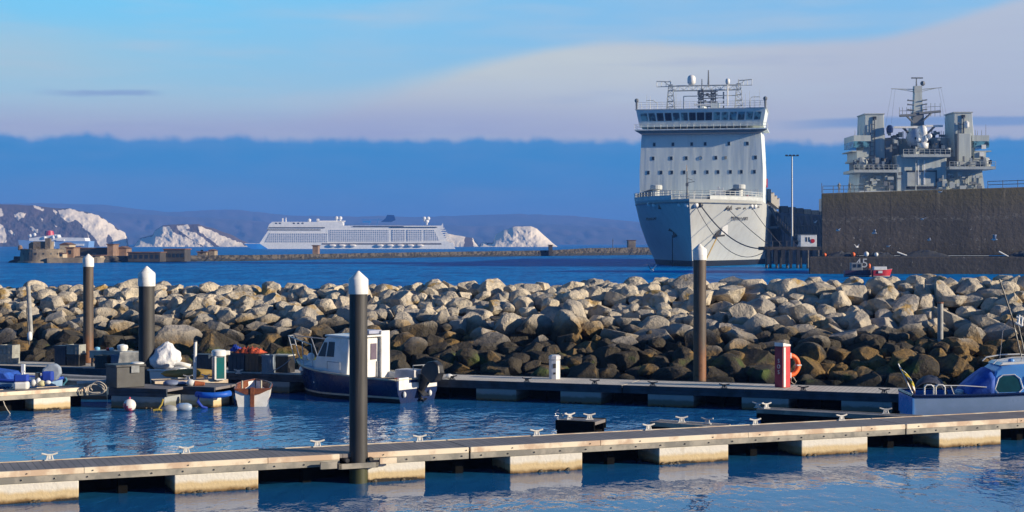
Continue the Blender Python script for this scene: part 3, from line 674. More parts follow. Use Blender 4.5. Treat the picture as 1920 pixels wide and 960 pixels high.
# port side fittings seen beyond the block
m = MB()
for i in range(12): m.bb(11.6,14.0,58+i*9,65.5+i*9,15.5,18.0+.4*(i % 3))
m.split('cargo_container', mat('cargo_tan', (.45,.42,.36), .8, (.3,.28,.24)), t)
m = MB()
for i in range(7): u_ = 60+i*14; m.tube((14.3,u_,14),(16.8,u_+2,9),.3,n=6); m.tube((14.3,u_,9),(16.8,u_+2,9),.25,n=6); m.bb(14.1,16.0,u_-2,u_+4,8.6,9.2)
m.split('davit', GRd, t)
m = MB().bb(14.2,14.5,40,40.9,18,20); m.build('ensign', red, t)

# mooring ropes
def rope_between(a, b, sag, name, label, r=.05, mm=None, n=14, group=None):
    a, b = Vector(a), Vector(b); pts = []
    for i in range(n+1):
        f = i/n; p = a.lerp(b, f); p.z -= sag*4*f*(1-f); pts.append(p)
    o = MB().path(pts, r, 6).build(name, mm or rope); return tag(o, label, 'rope', group)
TM = t.matrix_basis
darkrope = mat('dark_hawser', (.14,.13,.12), .9)
jet = [P(1432,466,322), P(1450,466,322), P(1470,466,322)]
a1 = TM @ face_on(2.1,13.0,.4); a2 = TM @ face_on(1.2,12.9,.4); a3 = TM @ face_on(7.3,12.4,.3); a4 = TM @ face_on(11.9,13,.3)
for i, (a, b, s_, l) in enumerate(((a1,jet[0],2.5,'thick bow line running from the stem past the anchor to the jetty'),(a2,jet[0]+Vector((.5,0,-.3)),5,'slack thin bow line hanging lowest under the anchor'),(a3,jet[1],.4,'taut line from beside the name lettering down to the jetty'),(a4,jet[2],.5,'short taut line from the last fairlead to the jetty'))):
    rope_between(a, b+Vector((0,-1,0)), s_, 'mooring_rope', l, .13 if i == 0 else .07, darkrope, group='mooring lines of the landing ship')

# ------------------------------------------------------------------ jetty, cabin, lamp mast
tim = mat('dark_timber', (.07,.06,.05), .9, (.03,.028,.025), .8)
jd = 318
t = thing('jetty', 'dark piled jetty beside the landing ship', 'jetty', ((1490-HX)/FP*jd, jd, 0))
q = lambda x: (x-1490)/FP*jd
MB().bb(q(1432),q(1600),-1,7,3.6,4.3).build('deck', tim, t)
for i in range(17):
    MB().tube((0,0,-1.5),(0,0,3.6),.26,n=7).build('pile', mat('wet_pile', (.14,.12,.10), .8, (.03,.03,.03), .8), t, loc=(q(1436)+i*1.02,-.8+(i % 2)*1.6,0))
m = MB()
for i in range(5): m.bb(q(1436+i*14),q(1442+i*14),-1.3,-1,.8,3.8)
m.build('fender', black, t)
m = MB()
for i in range(8): m.tube((q(1434)+i*1.4,-.9,4.3),(q(1434)+i*1.4,-.9,5.4),.05,n=4)
m.tube((q(1434),-.9,5.4),(q(1434)+10,-.9,5.4),.05,n=4); m.build('handrail', dsteel, t)
t = thing('site_cabin', 'white portable cabin with red round sign on the jetty', 'cabin', (P(1518,462,316).x, 317, 4.3))
MB().bb(-1.6,1.6,0,4,0,2.35).build('wall', whiteP, t, bevel=.05)
MB().bb(-1.7,1.7,-.1,4.1,2.36,2.46).build('roof', greyplas, t)
for x_ in (-.45,.1): MB().bb(x_-.12,x_+.12,-.05,0,1.0,1.9).build('window', glass, t)
MB().lathe((0,0,0),[(.42,-.03),(.42,.03)],14,M=Matrix.Translation((.8,-.06,1.15)) @ Matrix.Rotation(R(90),4,'X')).build('sign', red, t)
t = thing('lamp_mast', 'tall slim floodlight mast standing on the jetty', 'lamp mast', (P(1490,462,316).x, 319, 4.3))
MB().tube((0,0,0),(0,0,18.1),.22,.12,n=10).build('pole', steel, t)
MB().tube((-1.3,0,18.1),(1.3,0,18.1),.07).build('crossarm', dsteel, t)
for x_ in (-1.1,-.35,.35,1.1): MB().bb(x_-.22,x_+.22,-.2,.2,18.1,18.35).build('floodlight', black, t)
t = thing('gangway', 'dark sloping gangway from the landing ship down to the jetty', 'gangway', (0,0,0))
a, b = P(1458,418,330), P(1496,456,320)
m = MB().tube(a, b, .45, n=4); m.build('walkway', tim, t)
m = MB()
for k in (.9, 1.4): m.tube(a+Vector((0,0,k)), b+Vector((0,0,k)), .06, n=4)
for i in range(9): p_ = a.lerp(b, i/8); m.tube(p_, p_+Vector((0,0,1.4)), .05, n=4)
m.build('handrail', dsteel, t)

bd = 400  # added block filling in for the landing ship's shaded aft side
t = thing('aft_side_standin', 'added dark barge with tan containers moored behind the jetty', 'standin', ((1505-HX)/FP*bd, bd, 0))
q = lambda x: (x-1505)/FP*bd
zz = lambda y: ZZ(y, bd)
MB().prism([(q(1462),zz(398)),(q(1554),zz(404)),(q(1556),-1),(q(1470),-1)],0,16).build('hull', mat('shaded_hull_blue_grey', (.16,.19,.24), .6, (.10,.12,.16), .5), t, bevel=.3)  # dark blue-grey paints the shade of that hull side
for i in range(6): MB().bb(q(1466+i*14.5),q(1479+i*14.5),1,5,zz(400+i*.8),zz(386+i*2)).build('container', mat('cargo_tan', (.45,.42,.36)) if i > 2 else GRd, t)
m = MB()
for i in range(7): x_ = 1472+i*12; m.tube((q(x_),-.3,zz(405)),(q(x_+9),-.3,zz(440)),.28,n=5); m.tube((q(x_),-.3,zz(405)),(q(x_),-.3,zz(462)),.2,n=5); m.tube((q(x_),-.3,zz(424)),(q(x_+12),-.3,zz(424)),.2,n=5)
m.split('side_bracing', GRd, t)
# ------------------------------------------------------------------ naval support ship behind the caisson
D2 = 372; k2 = D2/FP
t = thing('support_ship', 'grey naval support ship superstructure with twin funnels and tall pyramid mast', 'warship', ((1733-HX)*k2, D2, 0))
S2 = t; GR = ship_grey('weathered_naval_grey', (.46,.50,.47), (.33,.35,.33), .7); GRl = mat('naval_grey_pale', (.42,.45,.43), .6, (.34,.36,.34), .6)
q = lambda x: (x-1733)*k2
z = lambda y: CH+(HY-y)*k2
MB().slab([(q(1610),-1),(q(1852),-1),(q(1852),30),(q(1820),70),(0,112),(q(1644),70),(q(1612),30)],-2,z(358)).build('hull', GRh, t)
MB().prism([(q(1612),z(362)),(q(1852),z(362)),(q(1846),z(318)),(q(1617),z(318))],2,14).build('lower_house', GR, t)
MB().prism([(q(1682),z(362)),(q(1776),z(362)),(q(1776),z(290)),(q(1682),z(290))],.5,30).build('hangar', GR, t, bevel=.2)
MB().bb(q(1700),q(1755),.3,.45,z(349),z(320)).build('hangar_door', GRl, t)
m = MB().bb(q(1699.5),q(1756.5),.15,.4,z(322),z(319.5)).bb(q(1755),q(1757),.15,.4,z(352),z(319)).bb(q(1700),q(1756),.15,.4,z(354),z(350)); m.build('door_frame', black, t)
for x_ in (1722.5,1733.5): MB().bb(q(x_)-.16,q(x_)+.16,.1,.3,z(346),z(300)).build('guide_rail', white, t)
MB().tube((q(1716),-.4,z(358)),(q(1716),-.4,z(275)),.13).build('derrick_post', GRl, t)
def plat(x0,x1,y,name='platform'):
    MB().bb(q(x0),q(x1),-2,10,z(y)-.5,z(y)+.15).build(name, GRl, t)
    m = MB()
    for h in (.55,1.1): m.tube((q(x0),-2,z(y)+h+.15),(q(x1),-2,z(y)+h+.15),.05,n=4)
    k = int((q(x1)-q(x0))/1.1)
    for i in range(k+1): m.tube((q(x0)+(q(x1)-q(x0))*i/k,-2,z(y)),(q(x0)+(q(x1)-q(x0))*i/k,-2,z(y)+1.25),.05,n=4)
    m.build('platform_rail', GRl, t)
plat(1598,1681,320); plat(1776,1862,314); plat(1690,1778,291)
# funnels / towers
for (xa,xb,xc,xd,yt,yb,dk_) in ((1629,1665,1625,1667,212,312,0),(1798,1832,1796,1840,209,312,1)):
    MB().prism([(q(xc),z(yb)),(q(xd),z(yb)),(q(xb),z(yt)),(q(xa),z(yt))],4,12).build('exhaust_tower', GR, t, bevel=.1)
    MB().bb(q(xa)-.15,q(xb)+.15,3.8,12.2,z(yt),z(yt)+.25).build('tower_cap', GRl, t)
    m = MB(); xl = q(xa)+(1.2 if not dk_ else 1.0)
    for dx in (0,1.0): m.tube((xl+dx,3.7,z(yb)),(xl+dx,3.7,z(yt+18)),.09,n=4)
    for i in range(10): m.tube((xl,3.7,z(yb-5)+i*1.05),(xl+1.0,3.7,z(yb-5)+i*1.05),.07,n=4)
    m.tube((q(xa)+2.2,3.7,z(yb)),(q(xa)+2.2,3.7,z(yt+8)),.16,n=6); m.build('ladder', GRd, t)
    MB().bb(q((xa+xb)/2)-.4,q((xa+xb)/2)+.4,3.7,3.98,z(yt+10),z(yt+4)).build('louvre', black, t)
MB().prism([(q(1802),z(312)),(q(1826),z(312)),(q(1826),z(249)),(q(1802),z(249))],2.2,4).build('tower_casing', GR, t, bevel=.1)
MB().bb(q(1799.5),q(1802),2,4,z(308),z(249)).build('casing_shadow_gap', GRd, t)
MB().lathe((q(1819),2.9,z(232)),[(.2,-.9),(.62,-.5),(.62,.5),(.2,.9)],12).build('radome', white, t)
# side decks and bridge wings
for s_ in (-1,1):
    x_ = (lambda v: q(v)) if s_ > 0 else (lambda v: q(3460-v+8))
    for (a_,b_,ya,yb_,mm_) in ((1830,1862,263,252,GR),(1833,1862,275,263,tealg),(1836,1866,283,281,GRl),(1834,1856,297,283,GR),(1832,1860,302,298,GRl),(1832,1852,316,302,GRd)):
        lo_, hi_ = sorted((x_(a_), x_(b_))); MB().bb(lo_,hi_,3,14,z(ya),z(yb_)).build('bridge_wing' if mm_ is GR else 'wing_deck', mm_, t)
    lo_ = x_(1850); MB().ball((lo_,1.5,z(306)),1.5,12).build('winch_drum', GRl, t)
    for v in (1842,1850,1858,1838): MB().tube((0,0,0),(0,0,random.uniform(1.0,2.6)),.07,.04,n=4).build('whip_aerial', GRd, t, loc=(x_(v),4,z(252)))
for x_, y_ in ((1851,274),(1847,288)): MB().bb(q(x_)-.5,q(x_)+.5,2.6,3.0,z(y_)-.5,z(y_)+.5).build('liferaft_panel', white, t)
# central deckhouses
MB().prism([(q(1665),z(300)),(q(1802),z(300)),(q(1802),z(256)),(q(1680),z(252)),(q(1672),z(258)),(q(1665),z(286))],12,30).build('middle_house', GR, t)
MB().prism([(q(1671),z(296)),(q(1704),z(296)),(q(1704),z(253)),(q(1682),z(253)),(q(1673),z(260))],9,13).build('engine_casing', GRd, t, bevel=.2)
MB().bb(q(1770),q(1797),9,13,z(296),z(253)).build('cream_deckhouse', GRl, t)
m = MB(); random.seed(11)
for i in range(70):
    x_ = random.uniform(1672,1798); y_ = random.uniform(258,292) if i < 45 else random.uniform(240,256); s1 = random.uniform(.3,1.1)
    m.box((q(x_),random.uniform(1,8) if i < 45 else 12,z(y_)),(s1,.6,random.uniform(.4,1.3)),random.uniform(-.4,.4),random.choice((0,0,1,2)))
for i in range(14): x_ = random.uniform(1670,1800); m.tube((q(x_),11,z(256)),(q(x_),11,z(256)+random.uniform(.8,2.6)),.07,n=4)
m.split('deck_fitting', [GRl, GRd, black], t)
m = MB()
for i in range(60):
    x_ = random.choice((random.uniform(1602,1678),random.uniform(1778,1860))); y_ = random.uniform(296,314)
    m.box((q(x_),random.uniform(-1.5,3.5),z(y_)),(random.uniform(.2,1.2),.5,random.uniform(.3,1.5)),random.uniform(-.4,.4),random.choice((0,1,1,2)))
for i in range(60):
    x_ = random.choice((random.uniform(1612,1696),random.uniform(1760,1850))); y_ = random.uniform(325,356)
    m.box((q(x_),random.uniform(-.5,1.6),z(y_)),(random.uniform(.2,1.6),.5,random.uniform(.2,1.4)),0,random.choice((0,0,1)))
for i in range(22):
    x_ = random.choice((random.uniform(1612,1680),random.uniform(1778,1848))); y0 = random.uniform(322,340); l_ = random.uniform(1,3.5)
    m.tube((q(x_),1.8,z(y0)),(q(x_),1.8,z(y0)-l_),.08,n=4); m.tube((q(x_),1.8,z(y0)),(q(x_)+random.uniform(-2,2),1.8,z(y0)),.08,n=4)
m.split('equipment', [GRl, GRd, black], t)
# dark panels paint the shade of open galleries on the side decks
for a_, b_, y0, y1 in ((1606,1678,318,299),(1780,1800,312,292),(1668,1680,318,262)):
    MB().bb(q(a_),q(b_),3.7,3.95,z(y0),z(y1)).build('gallery_shade_panel', GRd, t)
# close-in gun dome
MB().lathe((q(1731.5),0.5,z(278)),[(1.2,0),(1.3,1.2),(.55,1.4),(.6,3.0),(1.0,3.4),(.95,4.6),(.6,5.2),(.1,5.4)],14).build('gun_dome', white, t, smooth=True)
MB().lathe((q(1729),5,z(262)),[(2.2,-1),(2.4,.6),(1.9,2),(1,2.8),(.1,3)],16).build('satellite_dome', mat('dome_blue_grey', (.3,.4,.55), .5), t, smooth=True)
m = MB().ball((q(1743),0,z(255)),.6,10).ball((q(1722),0,z(262)),.5,10).ball((q(1736),0,z(262)),.5,10); m.build('gun_sensor', whiteP, t)
MB().lathe((q(1674),3,z(246)),[(.1,-.2),(.75,-.1),(.85,.8),(.6,1.5),(.1,1.7)],10).build('dark_dome', navy, t)
# pyramid mast
mx = q(1737)
def trunk(y0,y1,w0,w1,mm_,yy=8): 
    MB().prism([(mx-w0,z(y0)),(mx+w0,z(y0)),(mx+w1,z(y1)),(mx-w1,z(y1))],yy-w0*.6,yy+w0).build('mast_trunk', mm_, t)
trunk(262,232,2.4,1.5,GR); trunk(232,205,1.35,1.25,GRd); trunk(205,168,1.1,.85,GR); trunk(168,155,.95,.9,GRl)
m = MB(); m.tube((mx-.3,8,z(155)),(mx-.3,8,z(140)),.18,.12,n=6); m.bb(mx-1.5,mx+1.2,7.8,8.2,z(140)-.1,z(140)+.2); m.build('top_aerial', GRd, t)
m = MB().bb(q(1688),q(1731),5.5,6.6,z(237),z(233.5)); m.build('lower_yard', white, t)
m = MB().bb(q(1747),q(1780),5.5,6.6,z(234.5),z(231)); m.build('lower_yard', white, t)
m = MB().tube((q(1705),6,z(236)),(q(1720),7,z(248)),.28,n=5).tube((q(1765),6,z(234)),(q(1752),7,z(248)),.28,n=5); m.build('yard_brace', GRd, t)
m = MB(); m.tube((q(1700),7,z(212.5)),(q(1732),7,z(211)),.32,n=5); m.tube((q(1738),7,z(208)),(q(1779),7,z(204)),.32,n=5)
m.tube((q(1713),7,z(212)),(q(1726),7,z(225)),.25,n=5); m.tube((q(1762),7,z(206)),(q(1744),7,z(223)),.25,n=5)
for v in (1700,1706,1714,1722,1751,1760,1768,1778): m.tube((q(v),7,z(214)),(q(v),7,z(214 if v < 1730 else 206)+2.2),.06,n=4)
m.tube((q(1700),7,z(212)+1.1),(q(1730),7,z(212)+1.1),.05,n=4); m.tube((q(1745),7,z(206)+1.2),(q(1779),7,z(204)+1.2),.05,n=4)
m.build('middle_yard', GRd, t)
for y_ in (183,191,201):
    m = MB().tube((q(1716),7,z(y_)),(q(1728),7,z(y_+1)),.16,n=5).tube((q(1743),7,z(y_+.5)),(q(1753),7,z(y_-1)),.16,n=5).bb(q(1715.5),q(1717.5),6.8,7.2,z(y_+1.5),z(y_-1.5)); m.build('stub_arm', GRd, t)
m = MB().tube((q(1686),8,z(160)),(q(1731),8,z(161.5)),.09,n=4).tube((q(1694),8,z(160)),(q(1731),8,z(166)),.07,n=4).tube((q(1741),8,z(161.5)),(q(1783),8,z(158)),.09,n=4).tube((q(1773),8,z(159)),(q(1741),8,z(166)),.07,n=4); m.build('top_yard', GRl, t)
for a_, b_ in ((1688,1672),(1694,1684),(1777,1794),(1782,1800)): MB().tube((q(a_),8,z(160)),(q(b_),8,z(250)),.025,n=3).build('rigging_wire', GRd, t)
MB().ball((mx+1.2,8,z(150)),.6,8).build('mast_sensor', GRd, t)

# ------------------------------------------------------------------ concrete caisson wall with ledge
def caisson_mat():
    m = bpy.data.materials.new('stained_concrete'); m.use_nodes = True; N = NT(m.node_tree); b = m.node_tree.nodes['Principled BSDF']
    pos = N.new('ShaderNodeNewGeometry').outputs['Position']; p = N.sep(pos)
    n = N.noise(N.vm('MULTIPLY', pos, (1, 1, .35)), .35, 6, .65); v = N.noise(N.vm('MULTIPLY', pos, (2.2, 2.2, .12)), .9, 4, .6)
    c = N.mix(N.ss(n, .35, .65), (.095,.080,.066), (.052,.046,.040))
    c = N.mix(N.m('MULTIPLY', N.ss(v, .5, .8), .6), c, (.045,.038,.032))
    c = N.mix(N.m('MULTIPLY', N.ss(p[2], 9.0, 13.5), .45), c, (.13,.105,.035))
    # white droppings in a band
    dn = N.noise(N.vm('MULTIPLY', pos, (1, 1, 1.6)), 1.6, 5, .7)
    bandz = N.ss(N.m('ABSOLUTE', N.m('SUBTRACT', N.m('ADD', p[2], N.m('MULTIPLY', N.m('SUBTRACT', p[0], 73), -.02)), 9.2)), .7, .1)
    c = N.mix(N.m('MULTIPLY', N.m('MULTIPLY', bandz, N.ss(dn, .5, .62)), .35), c, (.30,.29,.26))
    dz = N.ss(N.noise(N.vm('MULTIPLY', pos, (1.3, 1, .9)), .9, 5, .8), .63, .68)
    c = N.mix(N.m('MULTIPLY', N.m('MULTIPLY', dz, N.ss(p[2], 9.5, 5.5)), .85), c, (.50,.50,.47))
    c = N.mix(N.m('MULTIPLY', N.ss(N.m('FRACT', N.m('MULTIPLY', p[2], .62)), .94, .99), .5), c, (.04,.037,.033))
    fr = N.m('FRACT', N.m('DIVIDE', p[0], 7.3)); c = N.mix(N.m('MULTIPLY', N.ss(N.m('ABSOLUTE', N.m('SUBTRACT', fr, .5)), .012, .004), .7), c, (.03,.026,.022))
    drip = N.ss(N.noise(N.vm('MULTIPLY', pos, (1.1, 1.1, .07)), 1.4, 4, .6), .58, .72)
    c = N.mix(N.m('MULTIPLY', N.m('MULTIPLY', drip, N.ss(p[2], 4, 12)), .45), c, (.22,.19,.14))
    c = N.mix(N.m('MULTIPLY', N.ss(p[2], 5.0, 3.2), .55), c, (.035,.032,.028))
    N.put(b.inputs['Base Color'], c); b.inputs['Roughness'].default_value = .92
    bp = N.new('ShaderNodeBump'); bp.inputs['Distance'].default_value = .12; N.l.new(N.noise(pos, 1.5, 5, .6), bp.inputs['Height']); N.l.new(bp.outputs[0], b.inputs['Normal'])
    return m
CM = caisson_mat()
xa, ya = (1540-HX)/FP*263, 263.0; xb, yb2 = 112.0, 259.0
wd = math.atan2(yb2-ya, xb-xa); L_ = math.hypot(xb-xa, yb2-ya)
t = thing('concrete_caisson', 'huge dark stained concrete caisson wall with bird droppings', 'caisson', (xa, ya, 0), wd)
CA = t
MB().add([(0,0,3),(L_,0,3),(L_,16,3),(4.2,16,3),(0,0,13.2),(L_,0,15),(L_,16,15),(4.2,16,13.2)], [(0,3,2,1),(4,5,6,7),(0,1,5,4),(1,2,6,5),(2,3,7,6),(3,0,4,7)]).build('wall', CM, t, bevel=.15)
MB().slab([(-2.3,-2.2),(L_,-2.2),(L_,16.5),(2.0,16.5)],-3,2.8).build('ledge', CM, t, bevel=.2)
m = MB()
for h in (.55,1.1): m.tube((.3,.4,13.3+h),(7,.4,13.38+h),.04,n=4); m.tube((27,.4,14.0+h),(L_,.4,15.0+h),.05,n=4)
for i in range(5): m.tube((.3+i*1.7,.4,13.2),(.3+i*1.7,.4,14.4),.05,n=4)
for i in range(9): m.tube((27+i*2.4,.4,13.9+i*.07),(27+i*2.4,.4,15.2+i*.07),.05,n=4)
m.build('top_rail', dsteel, t)
m = MB(); m.tube((0,0,0),(0,0,1.7),.05,n=5)
m.build('post', dsteel, t, loc=(.1,.3,13.2))
MB().bb(33,33.7,.3,1,13.6,15).build('bollard_box', stoneD, t)
TC = Matrix.Translation((xa, ya, 0)) @ Matrix.Rotation(wd, 4, 'Z')
text('45', 2.1, 'painted_number', mat('faded_white_paint', (.6,.6,.58), .8), t, (6.2,-2.23,1.7), (R(90),0,0), .01)
# heaps of net, pipes and floats on the ledge
random.seed(21)
bl = mat('tarred_net', (.02,.03,.05), .9, (.05,.05,.05), 3)
for i, (u_, w_, h_, mm_, lab, cat, nm) in enumerate(((3.2,2.6,.8,bl,'long dark heap of netting on the caisson ledge near its free corner','net heap','net_heap'),(9.5,2.4,.75,bl,'shorter dark blue net heap with pale tarp on the caisson ledge','net heap','net_heap'),(16.5,4.2,1.0,bl,'large dark mound of netting mid way along the caisson ledge','net heap','net_heap'),(33,3.4,.9,bl,'dark tangled gear heap on the ledge towards the far end','net heap','net_heap'))):
    rows = []
    for j in range(7):
        rows.append([(-w_+2*w_*k/14, -1+.9*(j-3)/3, max(0,h_*(1-((k-7)/7)**2)*(1-((j-3)/3)**2)*(1+.5*noise.noise((k*.7+i*9,j*.8,0))))) for k in range(15)])
    o = MB().grid(rows[::1]).build(nm, mm_); o.location = TC @ Vector((u_, 0, 2.81)); o.rotation_euler.z = wd; tag(o, lab, cat, 'net heaps on the ledge')
for u_, s_, mm_, lab, nm, cat in ((4.9,.36,orange,'orange ball float on the caisson ledge','float','float'),(7.0,.42,white,'white oval float beside the orange one on the ledge','float','float'),(.3,.3,orange,'small orange float at the very corner of the ledge','float','float'),(8.6,.35,white,'white float at the end of the blue net heap','float','float'),(32.5,.4,greyplas,'grey tyre like float far along the ledge','float','float')):
    o = MB().ball((0,0,s_),s_,12).build(nm, mm_, smooth=True); o.location = TC @ Vector((u_, -1.9, 2.81)); tag(o, lab, cat, 'floats on the ledge')
for u_, a_, lab in ((12.8,-.35,'white length of pipe lying on the caisson ledge'),(29,-.5,'long pale pipe leaning on the caisson wall')):
    o = MB().tube((-.9,0,.15),(.9,0,.15),.12,n=8).build('pipe', whiteP); o.location = TC @ Vector((u_, -1.6, 3.1)); o.rotation_euler = (0,-a_,0); tag(o, lab, 'pipe')

# skinned figures
def figure(name, joints, edges, radii, mm, parent=None, sub=1):
    me = bpy.data.meshes.new(name); me.from_pydata(joints, edges, []); o = bpy.data.objects.new(name, me); C.objects.link(o)
    sk = o.modifiers.new('skin', 'SKIN'); 
    for i, v in enumerate(me.skin_vertices[0].data if me.skin_vertices else []): pass
    return o
def body(name, scale, mm, arms='down', lean=0.0, parent=None):
    """a standing adult, one closed surface, lofted limbs joined at hip and shoulder"""
    me = bpy.data.meshes.new(name)
    J = [((0,0,.95),.13),((0,0,1.12),.12),((0,0,1.32),.15),((0,0,1.46),.10),((0,0,1.54),.05),((0,-.01,1.64),.085),((0,-.01,1.74),.07),
         ((.09,0,.88),.09),((.11,0,.48),.06),((.12,.01,.10),.045),((.12,-.10,.03),.04),
         ((-.09,0,.88),.09),((-.11,-.04,.48),.06),((-.12,.02,.10),.045),((-.12,-.10,.03),.04),
         ((.20,0,1.42),.06)]
    E = [(0,1),(1,2),(2,3),(3,4),(4,5),(5,6),(0,7),(7,8),(8,9),(9,10),(0,11),(11,12),(12,13),(13,14),(3,15)]
    if arms == 'point': A = [((.30,-.12,1.40),.045),((.42,-.30,1.46),.035),((.46,-.37,1.48),.03)]
    else: A = [((.26,.02,1.16),.045),((.25,-.10,.92),.035),((.25,-.13,.84),.03)]
    J += A; E += [(15,16),(16,17),(17,18)]
    J += [((-.20,0,1.42),.06)] + ([((-.27,.02,1.16),.045),((-.20,-.14,.98),.035),((-.16,-.18,.95),.03)]); E += [(3,19),(19,20),(20,21),(21,22)]
    me.from_pydata([(x*scale, y*scale+lean*z*scale, z*scale) for (x, y, z), r in J], E, [])
    o = bpy.data.objects.new(name, me); C.objects.link(o)
    o.modifiers.new('skin', 'SKIN'); 
    if not me.skin_vertices:
        import bmesh
        bm = bmesh.new(); bm.from_mesh(me); bm.verts.layers.skin.verify(); bm.to_mesh(me); bm.free()
    for i, v in enumerate(me.skin_vertices[0].data): v.radius = (J[i][1]*scale,)*2; v.use_root = (i == 0)
    sb_ = o.modifiers.new('sub', 'SUBSURF'); sb_.levels = sb_.render_levels = 1
    me.materials.append(mm)
    dg_ = bpy.context.evaluated_depsgraph_get(); ev = o.evaluated_get(dg_); m2 = bpy.data.meshes.new_from_object(ev); bpy.data.objects.remove(o)
    for p_ in m2.polygons: p_.use_smooth = True
    m2.materials.clear(); m2.materials.append(mm)
    o = bpy.data.objects.new(name, m2); C.objects.link(o)
    if parent: o.parent = parent
    return o
stat = mat('statue_stone', (.30,.28,.22), .9)
for u_, arms, lab in ((3.0,'down','grey statue of a person standing on the caisson top, nearer its free corner'),(4.75,'point','grey statue of a person with raised arm on the caisson top')):
    t = thing('statue', lab, 'statue', TC @ Vector((u_, .8, 13.25)), .2)
    body('figure', 1.02, stat, arms, parent=t)
    MB().bb(-.35,.35,-.35,.35,-.1,.06).build('plinth', stat, t)

# gulls
gullm = mat('gull_white', (.8,.8,.78), .8); gullg = mat('gull_grey', (.3,.32,.34), .8)
def gull(pos, yaw, flap, label, s=1.0, perch=False):
    m = MB(); m.lathe((0,0,0), [(.01,-.24),(.05,-.18),(.085,-.05),(.08,.06),(.045,.14),(.055,.19),(.03,.24),(.008,.28)], 8, M=Matrix.Rotation(R(90),4,'X') if not perch else Matrix.Rotation(R(55),4,'X'))
    if perch: m.tube((0,.02,-.05),(0,.02,-.24),.012,n=4)
    for s_ in (-1,1):
        if perch: m.add([(s_*.07,-.1,.06),(s_*.09,.18,-.02),(s_*.05,.32,-.1),(s_*.085,.0,-.06)], [(0,1,2,3)], 1)
        else:
            z1, z2 = .3*flap, .3*flap+.1*(1-flap)
            m.add([(s_*.05,-.12,.03),(s_*.05,.08,.03),(s_*.32,.02,z1),(s_*.34,-.14,z1),(s_*.66,.10,z2)], [(0,1,2,3),(3,2,4)], 1 if s_ < 0 else 0)
    o = m.build('gull', [gullm, gullg], smooth=True); o.location = pos; o.rotation_euler = (0, 0, yaw); o.scale = (s, s, s)
    return tag(o, label, 'gull', 'gulls over the harbour')
for x_, y_, dd, yw, fl, lab, s_ in ((1571,432,252,.8,.6,'white gull flying left most against the caisson wall',1.5),(1639,437,250,1.2,1.2,'white gull with wings up near the middle of the caisson wall',1.5),(1607,463,250,-.9,1.0,'white gull flying low below the other gulls near the caisson corner',1.4),(1729,411,248,.3,.5,'white gull high on the caisson wall under the gun dome',1.5),(1864,449,244,1.0,1.4,'white gull flapping farthest along the caisson wall',1.8),(1762,360,248,.6,.3,'gull gliding at the top edge of the caisson wall',1.4),(1528,417,250,.5,.9,'small gull in the air above the white cabin',1.1),(1222,507,150,.4,1.3,'gull skimming the water under the landing ship bow',1.4),(1665,462,250,.6,.4,'pale gull low over the ledge near the blue net heap',1.2),(1742,450,249,1.1,.9,'gull before the lower caisson wall, mid way along',1.2)):
    gull(P(x_,y_,dd), yw, fl, lab, s_)

# small harbour craft under the ledge
def hull(L, B, fs, fb, draft, mats_idx, tc=.0, floor=.3, full=.45, rake=.5, wl=.12, stripe=None, stern=.85, nt=15):
    """open or decked hull; x forward from the stern, returns (shell, deck) mesh builders. mats: 0 topsides 1 band 2 bottom 3 gunwale"""
    sh = MB(); zs = [-draft, -.02, wl, wl+.06, .5, .8, 1.0]
    rings = []
    for i in range(nt+1):
        t_ = i/nt; e = max(0, (t_-full)/(1-full)); b = B/2*(stern+(1-stern)*min(1, t_/full))*(1-e**2.3)
        top = fs+(fb-fs)*t_**1.8; ring = []
        for j, zf in enumerate(zs):
            if j < 4: z_ = zf; wfac = (.35, .80, .86, .87)[j]
            else: z_ = wl+.06+(top-wl-.06)*((zf-.4)/.6); wfac = (.93, .975, 1.0)[j-4]
            xx = t_*L - rake*(1-(z_+draft)/(top+draft))*t_**3 
            ring.append((xx, max(.012, b*wfac*(1-.25*e*(1-j/6))), z_))
        rings.append(ring)
    mf = lambda i, j: 2 if j < 2 else (1 if j == 2 else 0)
    sh.grid(rings, mf=mf); sh.grid([[(x, -y, z_) for x, y, z_ in r][::-1] for r in rings], mf=lambda i, j: mf(i, 5-j))
    sh.add(rings[0]+[(x, -y, z_) for x, y, z_ in rings[0]][::-1], [tuple(range(13, -1, -1))], 0)
    top = [r[-1] for r in rings]
    return sh, top
def gunwale(m, top, r=.04, mi=0, dz=0):
    m.path([(x, y, z_+dz) for x, y, z_ in top], r, 6, mi); m.path([(x, -y, z_+dz) for x, y, z_ in top], r, 6, mi)
    a = top[0]; m.tube((a[0], a[1], a[2]+dz), (a[0], -a[1], a[2]+dz), r, n=6, m=mi)
def deckfill(m, top, x0, x1, dz=-.02, camber=.05, mi=0):
    pts = [p for p in top if x0 <= p[0] <= x1]
    rows = [[(x, -y*.99, z_+dz), (x, 0, z_+dz+camber), (x, y*.99, z_+dz)] for x, y, z_ in pts]
    m.grid(rows, mi)
def cockpit(m, top, x0, x1, floor, inset=.12, mi=0):
    pts = [p for p in top if x0 <= p[0] <= x1]
    for s_ in (-1, 1):
        m.grid([[(x, s_*y, z_-.01), (x, s_*max(.02, y-inset), z_-.01), (x, s_*max(.02, y-inset-.03), floor)] for x, y, z_ in (pts if s_ > 0 else pts[::-1])], mi)
    m.grid([[(x, -y+inset, floor), (x, y-inset, floor)] for x, y, z_ in pts], mi)
t = thing('work_boat', 'small dark work boat with grey cabin under the caisson ledge', 'boat', (*G(1585,509,.2).xy, 0), R(-3))
t.location = (*P(1583,500,238).xy, 0)
sh, top = hull(5.2,1.8,.95,1.2,.3,None); sh.build('hull', [mat('plum_paint', (.06,.03,.07), .5), white, boot], t)
m = MB(); cockpit(m, top, 0, 5, .4); m.build('cockpit', greyplas, t)
